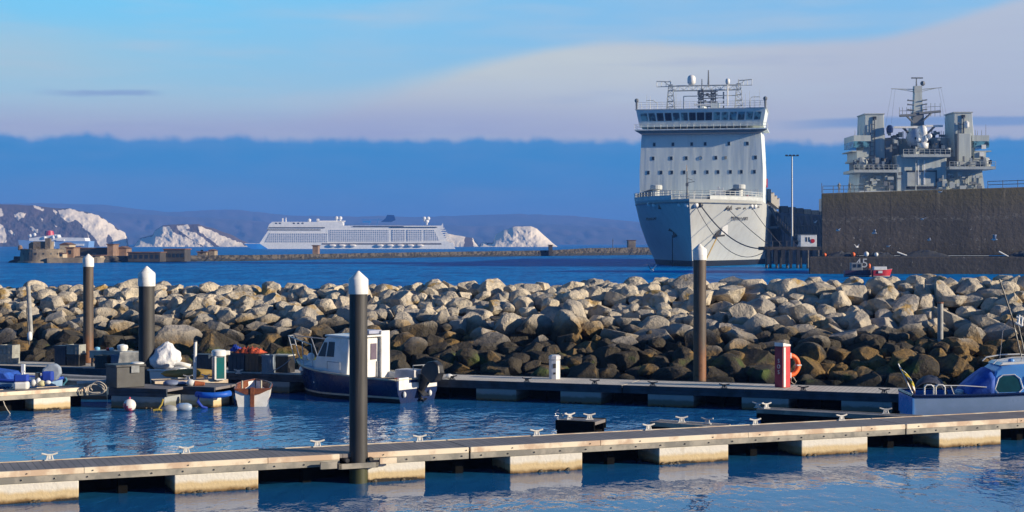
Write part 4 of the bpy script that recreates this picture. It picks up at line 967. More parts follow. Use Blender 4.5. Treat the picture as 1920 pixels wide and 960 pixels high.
MB().bb(.9,2.6,-.6,.6,.5,2.1).build('cabin', greyplas, t, bevel=.08)
for x_ in (1.2,1.9): MB().bb(x_,x_+.45,-.63,-.6,1.4,1.9).build('window', glass, t)
t = thing('person', 'person in orange jacket standing in the small work boat', 'person', (t.location.x+3.7, t.location.y, .42), R(200))
b_ = body('body', .98, mat('dark_trousers_and_skin', (.10,.08,.08), .8), parent=t)
MB().lathe((0,0,.85),[(.19,0),(.21,.2),(.23,.5),(.15,.66),(.08,.69)],12).build('jacket', orange, t, smooth=True)
t = thing('rescue_boat', 'small red and white boat moored under the caisson ledge', 'boat', (*P(1636,500,236).xy, 0), 0)
sh, top = hull(2.9,1.4,1.0,1.2,.3,None); sh.build('hull', [red, white, boot], t)
m = MB(); deckfill(m, top, 0, 3); m.build('deck', white, t)
MB().bb(.1,2.0,-.5,.5,1.05,1.55).build('cuddy', white, t, bevel=.06)
MB().bb(.7,1.3,-.72,-.66,.6,.95).build('number_panel', white, t)
# ------------------------------------------------------------------ rubble mound of boulders
def rock_mat():
    m = bpy.data.materials.new('limestone_boulder'); m.use_nodes = True; N = NT(m.node_tree); b = m.node_tree.nodes['Principled BSDF']
    oi = N.new('ShaderNodeObjectInfo'); rnd = oi.outputs['Random']
    pos = N.new('ShaderNodeNewGeometry').outputs['Position']; p = N.sep(pos)
    n = N.noise(pos, 1.3, 6, .65); n2 = N.noise(pos, 7, 5, .7); n3 = N.noise(pos, .55, 4, .6)
    c = N.mix(N.ss(n, .38, .62), (.66,.57,.43), (.38,.345,.29))
    c = N.mix(N.m('MULTIPLY', N.ss(n2, .55, .7), .5), c, (.20,.17,.13))
    c = N.mix(N.ss(rnd, .2, 1.0, 0, .55), c, (.26,.25,.25))
    lich = N.m('MULTIPLY', N.ss(N.m('ADD', n3, N.m('MULTIPLY', n, .5)), .84, .93), N.ss(p[2], 1.2, 3.2, .3, .85))
    c = N.mix(lich, c, (.42,.26,.06))
    weed_shade = N.ss(N.m('ADD', p[2], N.m('ADD', N.m('MULTIPLY', N.m('SUBTRACT', n, .5), 1.1), N.m('MULTIPLY', N.m('SUBTRACT', rnd, .5), .7))), 2.0, 1.2)  # lower band: tidal weed stain, darkened further to paint contact shade between boulders
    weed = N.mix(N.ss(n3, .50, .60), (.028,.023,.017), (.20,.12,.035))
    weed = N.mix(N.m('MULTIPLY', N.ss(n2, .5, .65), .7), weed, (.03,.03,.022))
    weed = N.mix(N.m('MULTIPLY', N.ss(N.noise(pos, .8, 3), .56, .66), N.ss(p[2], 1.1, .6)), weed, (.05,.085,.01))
    c = N.mix(N.m('MULTIPLY', weed_shade, .93), c, weed)
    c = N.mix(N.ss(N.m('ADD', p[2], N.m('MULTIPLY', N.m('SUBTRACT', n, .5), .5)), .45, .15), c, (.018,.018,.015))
    N.put(b.inputs['Base Color'], c); b.inputs['Roughness'].default_value = .92; b.inputs['Specular IOR Level'].default_value = .25
    h = N.m('ADD', N.m('MULTIPLY', N.noise(pos, 6, 6, .7), .14), N.m('MULTIPLY', N.noise(pos, 2.0, 4, .6), .20))
    bp = N.new('ShaderNodeBump'); bp.inputs['Distance'].default_value = 1.0; bp.inputs['Strength'].default_value = .9
    N.l.new(h, bp.inputs['Height']); N.l.new(bp.outputs[0], b.inputs['Normal'])
    return m
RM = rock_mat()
import bmesh
def rock_mesh(seed):
    rnd = random.Random(seed); bm = bmesh.new(); bmesh.ops.create_icosphere(bm, subdivisions=4, radius=1)
    planes = []
    for i in range(rnd.randint(18, 26)):
        n = Vector((rnd.gauss(0,1), rnd.gauss(0,1), rnd.gauss(0,1))).normalized(); planes.append((n, rnd.uniform(.44, .74) if i < 8 else rnd.uniform(.66, .90)))
    for v in bm.verts:
        p = v.co.copy()
        for n, d_ in planes:
            k = p.dot(n)-d_
            if k > 0: p -= n*k*.985
        p *= 1+.035*noise.fractal(p*1.6+Vector((seed*7.1, 0, 0)), 1, 2, 4)
        v.co = p
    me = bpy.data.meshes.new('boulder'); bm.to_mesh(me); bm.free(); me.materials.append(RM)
    return me
RMS = [rock_mesh(s) for s in range(22)]
def dbase(X): return 58.9-.25*X
def zcrest(X): return 2.78+(X+20)/38*.52
def prof(s, X):
    f = max(-.3, min(1, s/9.2)); z_ = zcrest(X)*(f*1.06-.06*f*f) if f > 0 else f*3
    if s > 12: z_ = zcrest(X)-(s-12)*.6
    return z_
random.seed(42)
rocks = []
for k in range(15):
    s = -.7+k*.76
    X = -27+random.random()
    while X < 27:
        big = 1.0 if k < 9 else .85
        r = random.triangular(.40, .92, .55)*big
        if random.random() < .10: r *= 1.3
        d_ = dbase(X)+s+random.uniform(-.3,.3)
        sx, sy, sz = r*random.uniform(.95,1.4), r*random.uniform(.9,1.2), r*random.uniform(.75,1.0)
        z_ = prof(s, X)+random.uniform(-.28,.16)-.10
        if s < 3 and random.random() < .15: z_ += .15
        rocks.append([X, d_, z_, sx, sy, sz, k, r])
        X += sx*1.18+random.uniform(0,.12)
for r_ in rocks:
    px_ = HX+FP*r_[0]/r_[1]; py_ = HY+FP*(CH-r_[2])/r_[1]
    vis = -30 < px_ < 1950
    r_ += [px_, py_, (r_[7]/r_[1]*(1.0 if r_[6] < 11 else .3)*(1 if r_[6] > 0 else .5)) if vis else 0]
order = sorted(range(len(rocks)), key=lambda i: -rocks[i][10]); keep = set(order[:298])
marks = [(-400,'the left picture edge'),(55,'the leaning grey tube'),(165,'the slim brown pile'),(275,'the second white capped pile'),(410,'the teal service pedestal'),(545,'the fishing boat bow'),(672,'the thick near pile'),(830,'the fishing boat stern'),(1040,'the silver bollard'),(1312,'the tall rusty pile'),(1467,'the red SOS cabinet'),(1763,'the grey post')]
rown = ['waterline','lowest','second lowest','third lowest','lower middle','middle','upper middle','fifth highest','fourth highest','third highest','near-crest','crest','back crest','rear crest','rearmost']
ordn = ['first','second','third','fourth','fifth','sixth','seventh','eighth','ninth','tenth','eleventh','twelfth','thirteenth','fourteenth','fifteenth','sixteenth','seventeenth']
cnt = {}
rest = MB(); base = bpy.data.objects.new('boulder', RMS[0])
for i in sorted(range(len(rocks)), key=lambda i: (rocks[i][6], rocks[i][8])):
    X, d_, z_, sx, sy, sz, k, r, px_, py_, sc_ = rocks[i]
    rot = (random.uniform(-.5,.5), random.uniform(-.5,.5), random.uniform(0,6.28))
    me = random.choice(RMS)
    if i in keep:
        o = base.copy(); o.data = me; C.objects.link(o); o.location = (X, d_, z_); o.rotation_euler = rot; o.scale = (sx, sy, sz)
        mk = max(q_ for q_ in range(len(marks)) if marks[q_][0] < px_ or q_ == 0)
        n_ = cnt.get((k, mk), 0); cnt[(k, mk)] = n_+1
        lab = f"{'large ' if r > .95 else ''}{'weed-stained' if z_ < 1.2 else 'pale limestone'} boulder, {ordn[n_]} right of {marks[mk][1]}, {rown[k]} row"
        tag(o, lab, 'boulder', 'boulders of the rubble breakwater')
    else:
        M_ = Matrix.Translation((X, d_, z_)) @ Matrix.Rotation(rot[2],4,'Z') @ Matrix.Rotation(rot[0],4,'X') @ Matrix.Diagonal((sx,sy,sz,1))
        rest.add([v.co for v in me.vertices], [tuple(p_.vertices) for p_ in me.polygons], 0, M_)
# small stones wedged in the gaps
sm = [[v.co.copy() for v in me.vertices] for me in RMS[:3]]
bpy.data.objects.remove(base)
icos = []
for s_ in range(4):
    bm = bmesh.new(); bmesh.ops.create_icosphere(bm, subdivisions=2, radius=1)
    vs = [tuple(v.co*(1+.25*noise.noise(v.co*1.3+Vector((s_*5,0,0))))) for v in bm.verts]; fs = [tuple(v.index for v in f.verts) for f in bm.faces]; bm.free(); icos.append((vs, fs))
for i in range(900):
    X = random.uniform(-26,26); s = random.uniform(-.5,12); r = random.uniform(.14,.42)
    vs, fs = random.choice(icos)
    rest.add(vs, fs, 0, Matrix.Translation((X, dbase(X)+s, prof(s, X)+random.uniform(-.25,.15))) @ Matrix.Rotation(random.random()*6,4,'Z') @ Matrix.Diagonal((r*1.3,r,r*.8,1)))
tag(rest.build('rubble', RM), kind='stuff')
core = []
for i in range(60):
    X = -30+i; core.append([(X, dbase(X)+s, prof(s, X)-.55) for s in (-4,-2,0,2,4,6,8,9.2,12,14,20)])
tag(MB().grid(core).build('rubble_core', mat('core_rubble', (.03,.028,.022), 1.0, (.015,.015,.012), 2, coord='Position')), kind='structure')

# ------------------------------------------------------------------ floating pontoons
def deck_mat(name, c1, c2):
    m = bpy.data.materials.new(name); m.use_nodes = True; N = NT(m.node_tree); b = m.node_tree.nodes['Principled BSDF']
    tc = N.new('ShaderNodeTexCoord').outputs['Object']; p = N.sep(tc)
    k = N.m('MULTIPLY', p[0], 1/.145); idn = N.m('FLOOR', k)
    wn = N.new('ShaderNodeTexWhiteNoise', noise_dimensions='1D'); N.l.new(idn, wn.inputs['W'])
    g = N.noise(N.vm('MULTIPLY', tc, (30, 2.5, 10)), 1, 4, .6)
    c = N.mix(N.m('ADD', N.m('MULTIPLY', wn.outputs[0], .6), N.m('MULTIPLY', g, .4)), c1, c2)
    big = N.noise(tc, .7, 4, .6); c = N.mix(N.m('MULTIPLY', N.ss(big, .45, .7), .35), c, tuple(x*1.35 for x in c1))
    gap = N.ss(N.m('ABSOLUTE', N.m('SUBTRACT', N.m('FRACT', k), .5)), .455, .475)
    c = N.mix(gap, c, (.012,.012,.012)); N.put(b.inputs['Base Color'], c); b.inputs['Roughness'].default_value = .75
    return m
DM = deck_mat('weathered_deck_boards', (.21,.19,.185), (.14,.125,.125)); DM2 = deck_mat('pale_deck_boards', (.62,.55,.45), (.50,.44,.36))
timb = mat('pale_timber_waler', (.76,.65,.48), .7, (.54,.39,.27), 1.6, 7, coord='Position', lo=.42, hi=.6)
fasc = mat('weathered_fascia', (.34,.31,.255), .75, (.20,.19,.165), 2.2, 8, coord='Position', lo=.4, hi=.6)
fascD = mat('shaded_fascia', (.035,.05,.075), .6, (.02,.025,.035), 2, coord='Position')  # near-black blue paints the shade on the camera-facing pontoon sides
def float_mat(name, top, mid):
    m = bpy.data.materials.new(name); m.use_nodes = True; N = NT(m.node_tree); b = m.node_tree.nodes['Principled BSDF']
    pos = N.new('ShaderNodeNewGeometry').outputs['Position']; p = N.sep(pos)
    n = N.noise(pos, 3.2, 6, .65); n2 = N.noise(N.vm('MULTIPLY', pos, (1, 1, .3)), 6, 5, .7); n3 = N.noise(pos, .9, 3)
    h = N.m('ADD', p[2], N.m('MULTIPLY', N.m('SUBTRACT', n, .5), .16))
    c = N.mix(N.ss(h, .27, .17), top, mid)
    c = N.mix(N.m('MULTIPLY', N.ss(n2, .55, .75), .35), c, tuple(x*.55 for x in mid))
    c = N.mix(N.ss(h, .12, .02), c, (.17,.095,.03))
    c = N.mix(N.ss(N.m('SUBTRACT', h, N.m('MULTIPLY', N.ss(n3, .5, .62), .05)), .03, .0), c, (.02,.015,.01))
    N.put(b.inputs['Base Color'], c); b.inputs['Roughness'].default_value = .85
    bp = N.new('ShaderNodeBump'); bp.inputs['Distance'].default_value = .012; N.l.new(N.noise(pos, 12, 5, .6), bp.inputs['Height']); N.l.new(bp.outputs[0], b.inputs['Normal'])
    return m
FM = float_mat('stained_concrete_float', (.66,.62,.54), (.56,.43,.24)); FM2 = float_mat('grey_concrete_float', (.30,.32,.32), (.14,.14,.11))
under = mat('matt_black_steel_and_shade', (.008,.008,.008), .95, spec=.05)  # matt black for beams, finger sides and the shade painted in the gaps
def mussels(parent, x0, x1, y, seed):
    rd = random.Random(seed); m = MB()
    for i in range(int((x1-x0)*26)):
        x = rd.uniform(x0, x1); r = rd.uniform(.015,.045)
        if noise.noise((x*2.5, seed, 0)) < .05: continue
        m.add(icos[i % 4][0], icos[i % 4][1], 0, Matrix.Translation((x, y-.005, rd.uniform(-.05,.035))) @ Matrix.Diagonal((r*1.4,r*.7,r,1)))
    if m.v: m.build('mussel_growth', mat('mussel_shells', (.03,.025,.02), .6, (.09,.065,.03), 20), parent)['kind'] = 'stuff'
def pontoon(label, org, ang, s0, s1, width, floats, deckm, edgem, fascm, fm, zt=.63, bolts=True, front_cut=(), name='pontoon', posts=True, group=None):
    """org: a point of the front edge line; ang: direction; s along it; floats: list of (s0,s1)"""
    t = thing(name, label, 'pontoon', (org[0], org[1], 0), ang, group)
    MB().bb(s0, s1, .07, width-.07, zt-.09, zt-.012).build('deck', deckm, t)
    segs = []; a = s0
    for c0, c1 in front_cut: segs.append((a, c0)); a = c1
    segs.append((a, s1))
    rd = random.Random(int(s0*10))
    for a, b in segs:
        if b <= a: continue
        x = a
        while x < b-.01:
            e = min(b, x+rd.uniform(2.6,3.9)); e = b if b-e < .8 else e
            MB().bb(x+.004, e-.004, 0, .068, zt-.115, zt).build('edge_timber', edgem, t, bevel=.008); x = e
        m = MB().bb(a, b, .012, .055, zt-.245, zt-.117)
        m.build('fascia', fascm, t, bevel=.006)
        if bolts:
            m = MB(); x = a+.25
            while x < b:
                m.lathe((0,0,0),[(.016,0),(.016,.02),(.006,.024)],6,M=Matrix.Translation((x,.012,zt-.18)) @ Matrix.Rotation(R(90),4,'X'))
                if int(x*2) % 3 == 0: m.lathe((0,0,0),[(.012,0),(.012,.02),(.006,.024)],6,M=Matrix.Translation((x+.1,0,zt-.06)) @ Matrix.Rotation(R(90),4,'X'))
                x += .62
            m.split('bolt', black, t)
    MB().bb(s0, s1, width-.068, width, zt-.115, zt).build('edge_timber', edgem, t)
    MB().bb(s0, s1, width-.06, width-.02, zt-.24, zt-.12).build('fascia', fascm, t)
    for k, (a, b) in enumerate(floats):
        a_, b_ = max(a, s0+.01), min(b, s1-.01)
        if b_-a_ < .2: continue
        MB().bb(a_, b_, .03, width-.1, -.32, zt-.247).build('float', fm, t, bevel=.018)
        mussels(t, a_+.05, b_-.05, .03, k+int(abs(s0)))
    if posts:
        for (a, b), (c, e) in zip(floats, floats[1:]):
            mid = (b+c)/2
            if s0 < mid < s1: MB().bb(mid-.09, mid+.09, .55, .75, -.3, zt-.1).build('cross_beam', under, t)
    MB().bb(s0-.018, s1+.018, width*.72, width*.72+.05, -.3, zt-.1).build('gap_shade_sheet', under, t)  # black sheet added to paint the shade in the gaps between floats
    return t
def line(X0, Y0, slope):
    a = math.atan(slope)
    def s_of(px_):
        k = (px_-HX)/FP; Y = (Y0-slope*X0)/(1-slope*k); return (k*Y-X0)/math.cos(a)
    return a, s_of
aA, sA = line(-9.78, 30.56, .417)
flA = [(-170,-20),(-12,148),(328,485),(690,798),(957,1093),(1237,1367),(1504.5,1628),(1762,1878),(2000,2110)]
flA = [(sA(a), sA(b)) for a, b in flA]
OA = (-9.78, 30.56)
cut = [(sA(637), sA(689))]
pA = pontoon('near pontoon section with the thick pile, running from the left edge', OA, aA, sA(-180), sA(881)-.02, 1.48, flA, DM, timb, fasc, FM, front_cut=cut, group='near pontoon sections')
pontoon('middle near pontoon section between the two dark joints', OA, aA, sA(881)+.02, sA(1699)-.02, 1.48, flA, DM, timb, fasc, FM, group='near pontoon sections')
pontoon('far end near pontoon section right of the second joint', OA, aA, sA(1699)+.02, sA(2160), 1.48, flA, DM, timb, fasc, FM, group='near pontoon sections')
aB, sB = line(-1.70, 51.1, -.366)
flB = [(-300,-220),(-120,-50),(40,110),(200,270),(350,420),(500,542),(690,760),(892,967),(1050,1126),(1214,1300),(1390,1478),(1577,1672),(1760,1850),(1950,2040)]
flB = [(sB(a), sB(b)) for a, b in flB]; OB = (-1.70, 51.1)
pontoon('left part of the far walkway pontoon behind the fishing boat', OB, aB, sB(-200), sB(1166)-.02, 2.15, flB, DM2, fascD, fascD, FM2, bolts=False, group='far walkway sections')
pontoon('right part of the far walkway pontoon carrying the SOS cabinet', OB, aB, sB(1166)+.02, sB(2200), 2.15, flB, DM2, fascD, fascD, FM2, bolts=False, group='far walkway sections')
# finger pontoons
def finger(label, x0, d0, x1, d1, width, floats, dk=DM, ed=fascD, fa=fascD, fm=FM2, zt=.63, name='finger_pontoon'):
    a = Vector(((x0-HX)/FP*d0, d0)); b = Vector(((x1-HX)/FP*d1, d1)); L_ = (b-a).length
    return pontoon(label, (a.x, a.y), math.atan2(b.y-a.y, b.x-a.x), 0, L_, width, [(L_*p_, L_*q_) for p_, q_ in floats], dk, ed, fa, fm, bolts=False, zt=zt, name=name, posts=False, group='finger pontoons'), a, b
finger('cream edged finger pontoon at the left edge by the small outboard boat', -60, 46.3, 168, 48.6, .95, [(-1,.12),(.53,.84)], DM, timb, fasc, FM)
finger('dark stubby finger pontoon carrying the black dock box', 203, 48.5, 312, 47.9, 1.5, [(.04,.96)], DM, fascD, fascD, FM2)
F3, fa_, fb_ = finger('short finger pontoon with sunlit end beside the red and white dinghy', 318, 49.0, 402, 48.5, 1.4, [(.03,.97)], DM, fascD, fascD, FM)
finger('cream edged finger pontoon carrying the teal service pedestal', 290, 50.6, 428, 51.4, .9, [(.1,.4)], DM, timb, fasc, FM2)
finger('black finger pontoon end standing alone behind the near pontoon', 1041, 39.8, 1114, 39.4, .9, [(.02,.98)], DM, under, under, under, zt=.6)
finger('narrow finger pontoon joining the near pontoon behind its fifth cleat', 1218, 39.3, 1352, 38.25, .55, [(.1,.4)], DM, timb, under, under, zt=.62)
finger('long narrow finger pontoon running to the blue cabin boat', 1418, 42.3, 1722, 40.3, .55, [(.04,.3),(.7,.96)], DM, fasc, under, under, zt=.62)

# cleats
def cleat_mesh():
    m = MB()
    for x_ in (-.045, .045): m.tube((x_*1.4,0,0),(x_,0,.085),.018,.014,n=7)
    m.box((0,0,.008),(.20,.07,.016)); m.path([(-.155,0,.125),(-.10,0,.112),(-.04,0,.098),(.04,0,.098),(.10,0,.112),(.155,0,.125)],.017,7)
    m.box((0,0,.055),(.05,.02,.06)); return m
cm0 = cleat_mesh().build('cleat', mat('cast_aluminium', (.62,.61,.58), .5, (.5,.48,.45), 8)); first = True
for i, (x_, y_) in enumerate(((93,855),(349,840),(595,827),(787,817),(1006,805),(1216,795),(1416,785),(1578,777))):
    o = cm0 if i == 0 else cm0.copy()
    if i: C.objects.link(o)
    s_ = sA(x_*1.0); k = (x_-HX)/FP
    # stand on the far edge of the deck
    n_ = Vector((-math.sin(aA), math.cos(aA))); 
    o0 = Vector(OA)+n_*1.40; Y_ = (o0.y-.417*o0.x)/(1-.417*k)
    o.location = (k*Y_, Y_, .62); o.rotation_euler.z = aA; o.scale = (1.02,1.02,1.15)
    tag(o, f'{ordn[i]} pale mooring cleat from the left on the near pontoon', 'cleat', 'cleats on the near pontoon')
cd = cleat_mesh().build('cleat', mat('dark_cast_iron', (.04,.045,.05), .5))
for i, x_ in enumerate((848,988,1115,1224,1358,1506,1658)):
    o = cd if i == 0 else cd.copy()
    if i: C.objects.link(o)
    k = (x_-HX)/FP; n_ = Vector((-math.sin(aB), math.cos(aB))); o0 = Vector(OB)+n_*.14; Y_ = (o0.y+.366*o0.x)/(1+.366*k)
    o.location = (k*Y_, Y_, .62); o.rotation_euler.z = aB; o.scale = (1.05,1.05,1.1)
    tag(o, f'{ordn[i]} dark cleat right of the fishing boat on the far walkway', 'cleat', 'cleats on the far walkway')
for x_, d_, lab in ((352,51.0,'small cleat left of the white post on the cream edged finger'),(386,51.25,'small cleat between white post and teal pedestal'),(447,53.3,'white topped cleat right of the teal pedestal'),(1052,39.6,'left cleat on the black finger pontoon end'),(1068,39.5,'middle cleat on the black finger pontoon end'),(1105,39.4,'right cleat on the black finger pontoon end'),(1278,38.75,'cleat on the narrow finger pontoon behind the near deck'),(1326,38.4,'cleat where the narrow finger meets the near pontoon'),(1421,42.2,'cleat at the free end of the long narrow finger'),(1437,42.1,'second cleat near the free end of the long narrow finger'),(1661,40.75,'cleat on the long narrow finger near the blue boat')):
    o = cm0.copy(); C.objects.link(o); o.location = ((x_-HX)/FP*(d_+.35), d_+.35, .62); o.rotation_euler.z = R(random.uniform(-40,40)); tag(o, lab, 'cleat', 'cleats on the finger pontoons')

# ------------------------------------------------------------------ piles
def pile_mat(name, c, c2, rust=None, zr=(1.0,1.9)):
    m = bpy.data.materials.new(name); m.use_nodes = True; N = NT(m.node_tree); b = m.node_tree.nodes['Principled BSDF']
    pos = N.new('ShaderNodeNewGeometry').outputs['Position']; p = N.sep(pos)
    n = N.noise(N.vm('MULTIPLY', pos, (1,1,.25)), 4, 5, .65); n2 = N.noise(pos, 6, 5, .6)
    col_ = N.mix(N.ss(n, .35, .65), c, c2)
    col_ = N.mix(N.m('MULTIPLY', N.ss(N.noise(N.vm('MULTIPLY', pos, (3,3,.15)), 3, 5, .7), .52, .72), .5), col_, tuple(min(1, x*2.2+.01) for x in c))
    if rust:
        col_ = N.mix(N.ss(N.m('ADD', p[2], N.m('MULTIPLY', N.m('SUBTRACT', n, .5), 2.0)), zr[1], zr[0]), col_, rust)
        col_ = N.mix(N.m('MULTIPLY', N.ss(n2, .5, .62), N.ss(p[2], zr[1], zr[0]-.4, 0, .7)), col_, tuple(x*.45 for x in rust))
    col_ = N.mix(N.ss(N.m('ADD', p[2], N.m('MULTIPLY', N.m('SUBTRACT', n2, .5), .2)), .42, .22), col_, (.035,.04,.012))
    N.put(b.inputs['Base Color'], col_); b.inputs['Roughness'].default_value = .6
    return m
pm_black = pile_mat('black_pile_sleeve', (.040,.038,.036), (.028,.027,.026)); pm_brown = pile_mat('rusty_steel_pile', (.10,.072,.05), (.065,.05,.04), (.20,.085,.035), (1.0,2.0))
pm_blk2 = pm_black
capm = mat('weathered_white_cap', (.80,.79,.75), .45, (.56,.54,.48), 5, 6, lo=.5, hi=.75)
for x_, w_, yt, d_, mm_, lab in ((672,34,508,33.42,pm_black,'thick black pile with white cone cap in front of the fishing boat'),(275,29.5,499,52.4,pm_blk2,'black pile with white cone cap behind the black dock box'),(165.5,19,476,58.6,pm_brown,'slim rusty brown pile with white cap farthest left'),(1312,24,457,54.4,pm_brown,'tall rusty pile with white cap before the landing ship')):
    r = w_/2/FP*d_; z1 = CH-(yt-HY)/FP*d_
    t = thing('mooring_pile', lab, 'pile', ((x_-HX)/FP*d_, d_, 0), 0, 'mooring piles')
    ch = r*2.55
    MB().lathe((0,0,-2.5),[(r,0),(r,z1+2.5-ch*.9)],24).build('shaft', mm_, t, smooth='auto')
    MB().lathe((0,0,z1-ch),[(r*1.06,0),(r*1.09,ch*.03),(r*1.09,ch*.62),(r*1.02,ch*.67),(.02,ch)],24).build('cap', capm, t, smooth='auto')
gp = Vector(((672-HX)/FP*33.42, 33.42))
t = thing('pile_guide', 'weathered steel bracket collar holding the thick near pile to the pontoon', 'bracket', (gp.x, gp.y, 0), aA)
m = MB(); m.bb(-.5,.36,-.26,-.20,.33,.44); m.bb(-.5,-.43,-.26,.5,.33,.44); m.bb(.29,.36,-.26,.5,.33,.44); m.build('collar', fasc, t, bevel=.008)
m = MB(); 
for x_ in (-.30,.22): m.tube((x_,-.22,.50),(x_,.25,.50),.045,n=10)
m.build('roller', black, t)
m = MB().bb(-.52,.40,-.26,.10,.446,.46); 
MB().bb(-.9,-.55,-.30,-.24,.36,.50).build('end_plate', fasc, t, bevel=.006); MB().bb(.38,.75,-.28,-.22,.40,.52).build('end_plate', timb, t, bevel=.006)
def post(x_, y0, y1, wpx, d_, mm_, label, lean=0, name='post', cap=None):
    p0, p1 = P(x_+lean, y0, d_), P(x_, y1, d_); r = wpx/2/FP*d_
    t = thing(name, label, 'post', p0); MB().tube((0,0,-.4),p1-p0,r,n=14).build('shaft', mm_, t, smooth='auto')
    if cap: MB().tube(p1-p0,(p1-p0)*1.03,r*1.15,n=12).build('cap', cap, t)
    return t
post(1763, 652, 569, 11, 58.5, mat('aged_grey_pipe', (.34,.34,.33), .6, (.24,.24,.23), 5), 'short grey post rising from the boulders near the blue cabin boat', cap=mat('rust_cap', (.25,.10,.05), .8))
post(53, 604, 537, 8, 60, mat('aged_grey_pipe', (.3,.3,.3)), 'leaning grey tube rising among the boulders at the far left', 5, 'tube')
post(50, 625, 578, 2.6, 57, dsteel, 'thin dark rod below the leaning grey tube', 5, 'rod')
MB().lathe((0,0,0),[(.03,0),(.08,.04),(.09,.12),(.09,.26),(.05,.31),(.02,.33)],12).build('fender', white, tag(thing('hanging_fender','small white fender hanging on the thin rod at far left','fender', P(56,639,56.5)),), smooth=True)
# ------------------------------------------------------------------ pedestals and the SOS cabinet
def onW(x_, back=.9):
    """a point on the far walkway under photo column x_"""
    k = (x_-HX)/FP; n_ = Vector((-math.sin(aB), math.cos(aB))); o0 = Vector(OB)+n_*back; Y_ = (o0.y+.366*o0.x)/(1+.366*k); return (k*Y_, Y_, .62)
t = thing('power_bollard', 'silver octagonal power bollard on the far walkway before the boulders', 'bollard', onW(1040, 1.6), R(12))
MB().lathe((0,0,0),[(.185,0),(.185,.60)],8).build('body', mat('brushed_silver', (.72,.72,.72), .3, (.6,.6,.6), 3, metal=.15), t)
MB().lathe((0,0,.605),[(.17,0),(.17,.03),(.20,.032),(.20,.13),(.13,.17),(.01,.18)],8).build('lid', mat('lid_silver', (.62,.62,.63), .35), t)
m = MB().bb(-.10,.0,-.19,-.17,.36,.50).bb(-.09,-.01,-.19,-.17,.16,.22); m.build('socket_panel', black, t)
t = thing('service_pedestal', 'white framed pedestal with teal front panel on the left finger', 'pedestal', ((410.5-HX)/FP*51.35, 51.35, .62), R(22))
m = MB().bb(-.2,.2,-.17,.17,0,.74); m.build('body', mat('blue_grey_casing', (.20,.25,.34), .4), t, bevel=.03)
MB().bb(-.115,.135,-.185,-.165,.05,.72).build('front_panel', teal, t)
m = MB().bb(-.175,-.12,-.19,-.17,.02,.76).bb(.14,.19,-.19,-.17,.02,.76).bb(-.12,.14,-.19,-.17,.0,.04); m.build('front_trim', white, t)
MB().lathe((0,0,.745),[(.21,0),(.24,.03),(.24,.17),(.2,.21),(.02,.235)],16).build('cap', white, t, smooth='auto')
MB().bb(.18,.34,-.12,.06,.79,.93).build('tap_box', white, t, bevel=.02)
t = post(366.5, 708, 641, 6.2, 51.4, white, 'slim white post standing left of the teal pedestal', -2, 'white_post', cap=dsteel)
t = thing('sos_cabinet', 'tall red SOS rescue cabinet with white corner stripe on the far walkway', 'cabinet', onW(1467, 1.15), R(38))
SOSc = t
MB().bb(-.15,.17,-.17,.17,0,1.24).build('body', red, t, bevel=.012)
MB().bb(-.135,-.05,-.182,-.172,.02,1.22).build('corner_stripe', white, t)
MB().prism([(-.16,1.245),(.18,1.245),(.18,1.30),(-.16,1.36)],-.18,.18).build('lid', white, t, bevel=.01)
MB().bb(-.165,-.152,-.16,.16,.02,1.22).build('side_panel', mat('shaded_red_panel', (.30,.02,.05), .5), t)  # darker red paints the shade on the side turned from the sun
for i, ch in enumerate('SOS'): text(ch, .17, 'lettering', white, t, (-.168, 0, .80-i*.17), (R(90), 0, R(-90)), .002)
def torus(R0, r, n=40, k=10, mfn=lambda i: 0):
    m = MB(); vs = [((R0+r*math.cos(2*math.pi*j/k))*math.cos(2*math.pi*i/n), r*math.sin(2*math.pi*j/k), (R0+r*math.cos(2*math.pi*j/k))*math.sin(2*math.pi*i/n)) for i in range(n) for j in range(k)]
    o = len(m.v); m.v += [Vector(v) for v in vs]
    for i in range(n):
        for j in range(k): m.f.append((i*k+j, i*k+(j+1) % k, ((i+1) % n)*k+(j+1) % k, ((i+1) % n)*k+j)); m.mi.append(mfn(i))
    return m
p_ = SOSc.matrix_basis @ Vector((.17, -.02, .60))
lt = thing('lifebuoy', 'orange lifebuoy ring hung on the side of the red SOS cabinet', 'lifebuoy', (p_.x+.08, p_.y-.04, .62+.66), R(20))
torus(.30,.075).build('ring', orange, lt, smooth=True)
for a in (0, 90, 180, 270):
    MB().box((.30*math.cos(R(a)),0,.30*math.sin(R(a))),(.17 if a in (90,270) else .16,.165,.05) if a in (0,180) else (.05,.165,.17)).build('reflective_band', mat('band_silver', (.6,.6,.6), .3), lt, bevel=.01)
MB().path([(.1,-.05,-.36),(.2,-.06,-.50),(.13,-.06,-.58),(.02,-.05,-.5),(.04,-.05,-.38)],.014,6).build('grab_line', rope, lt)

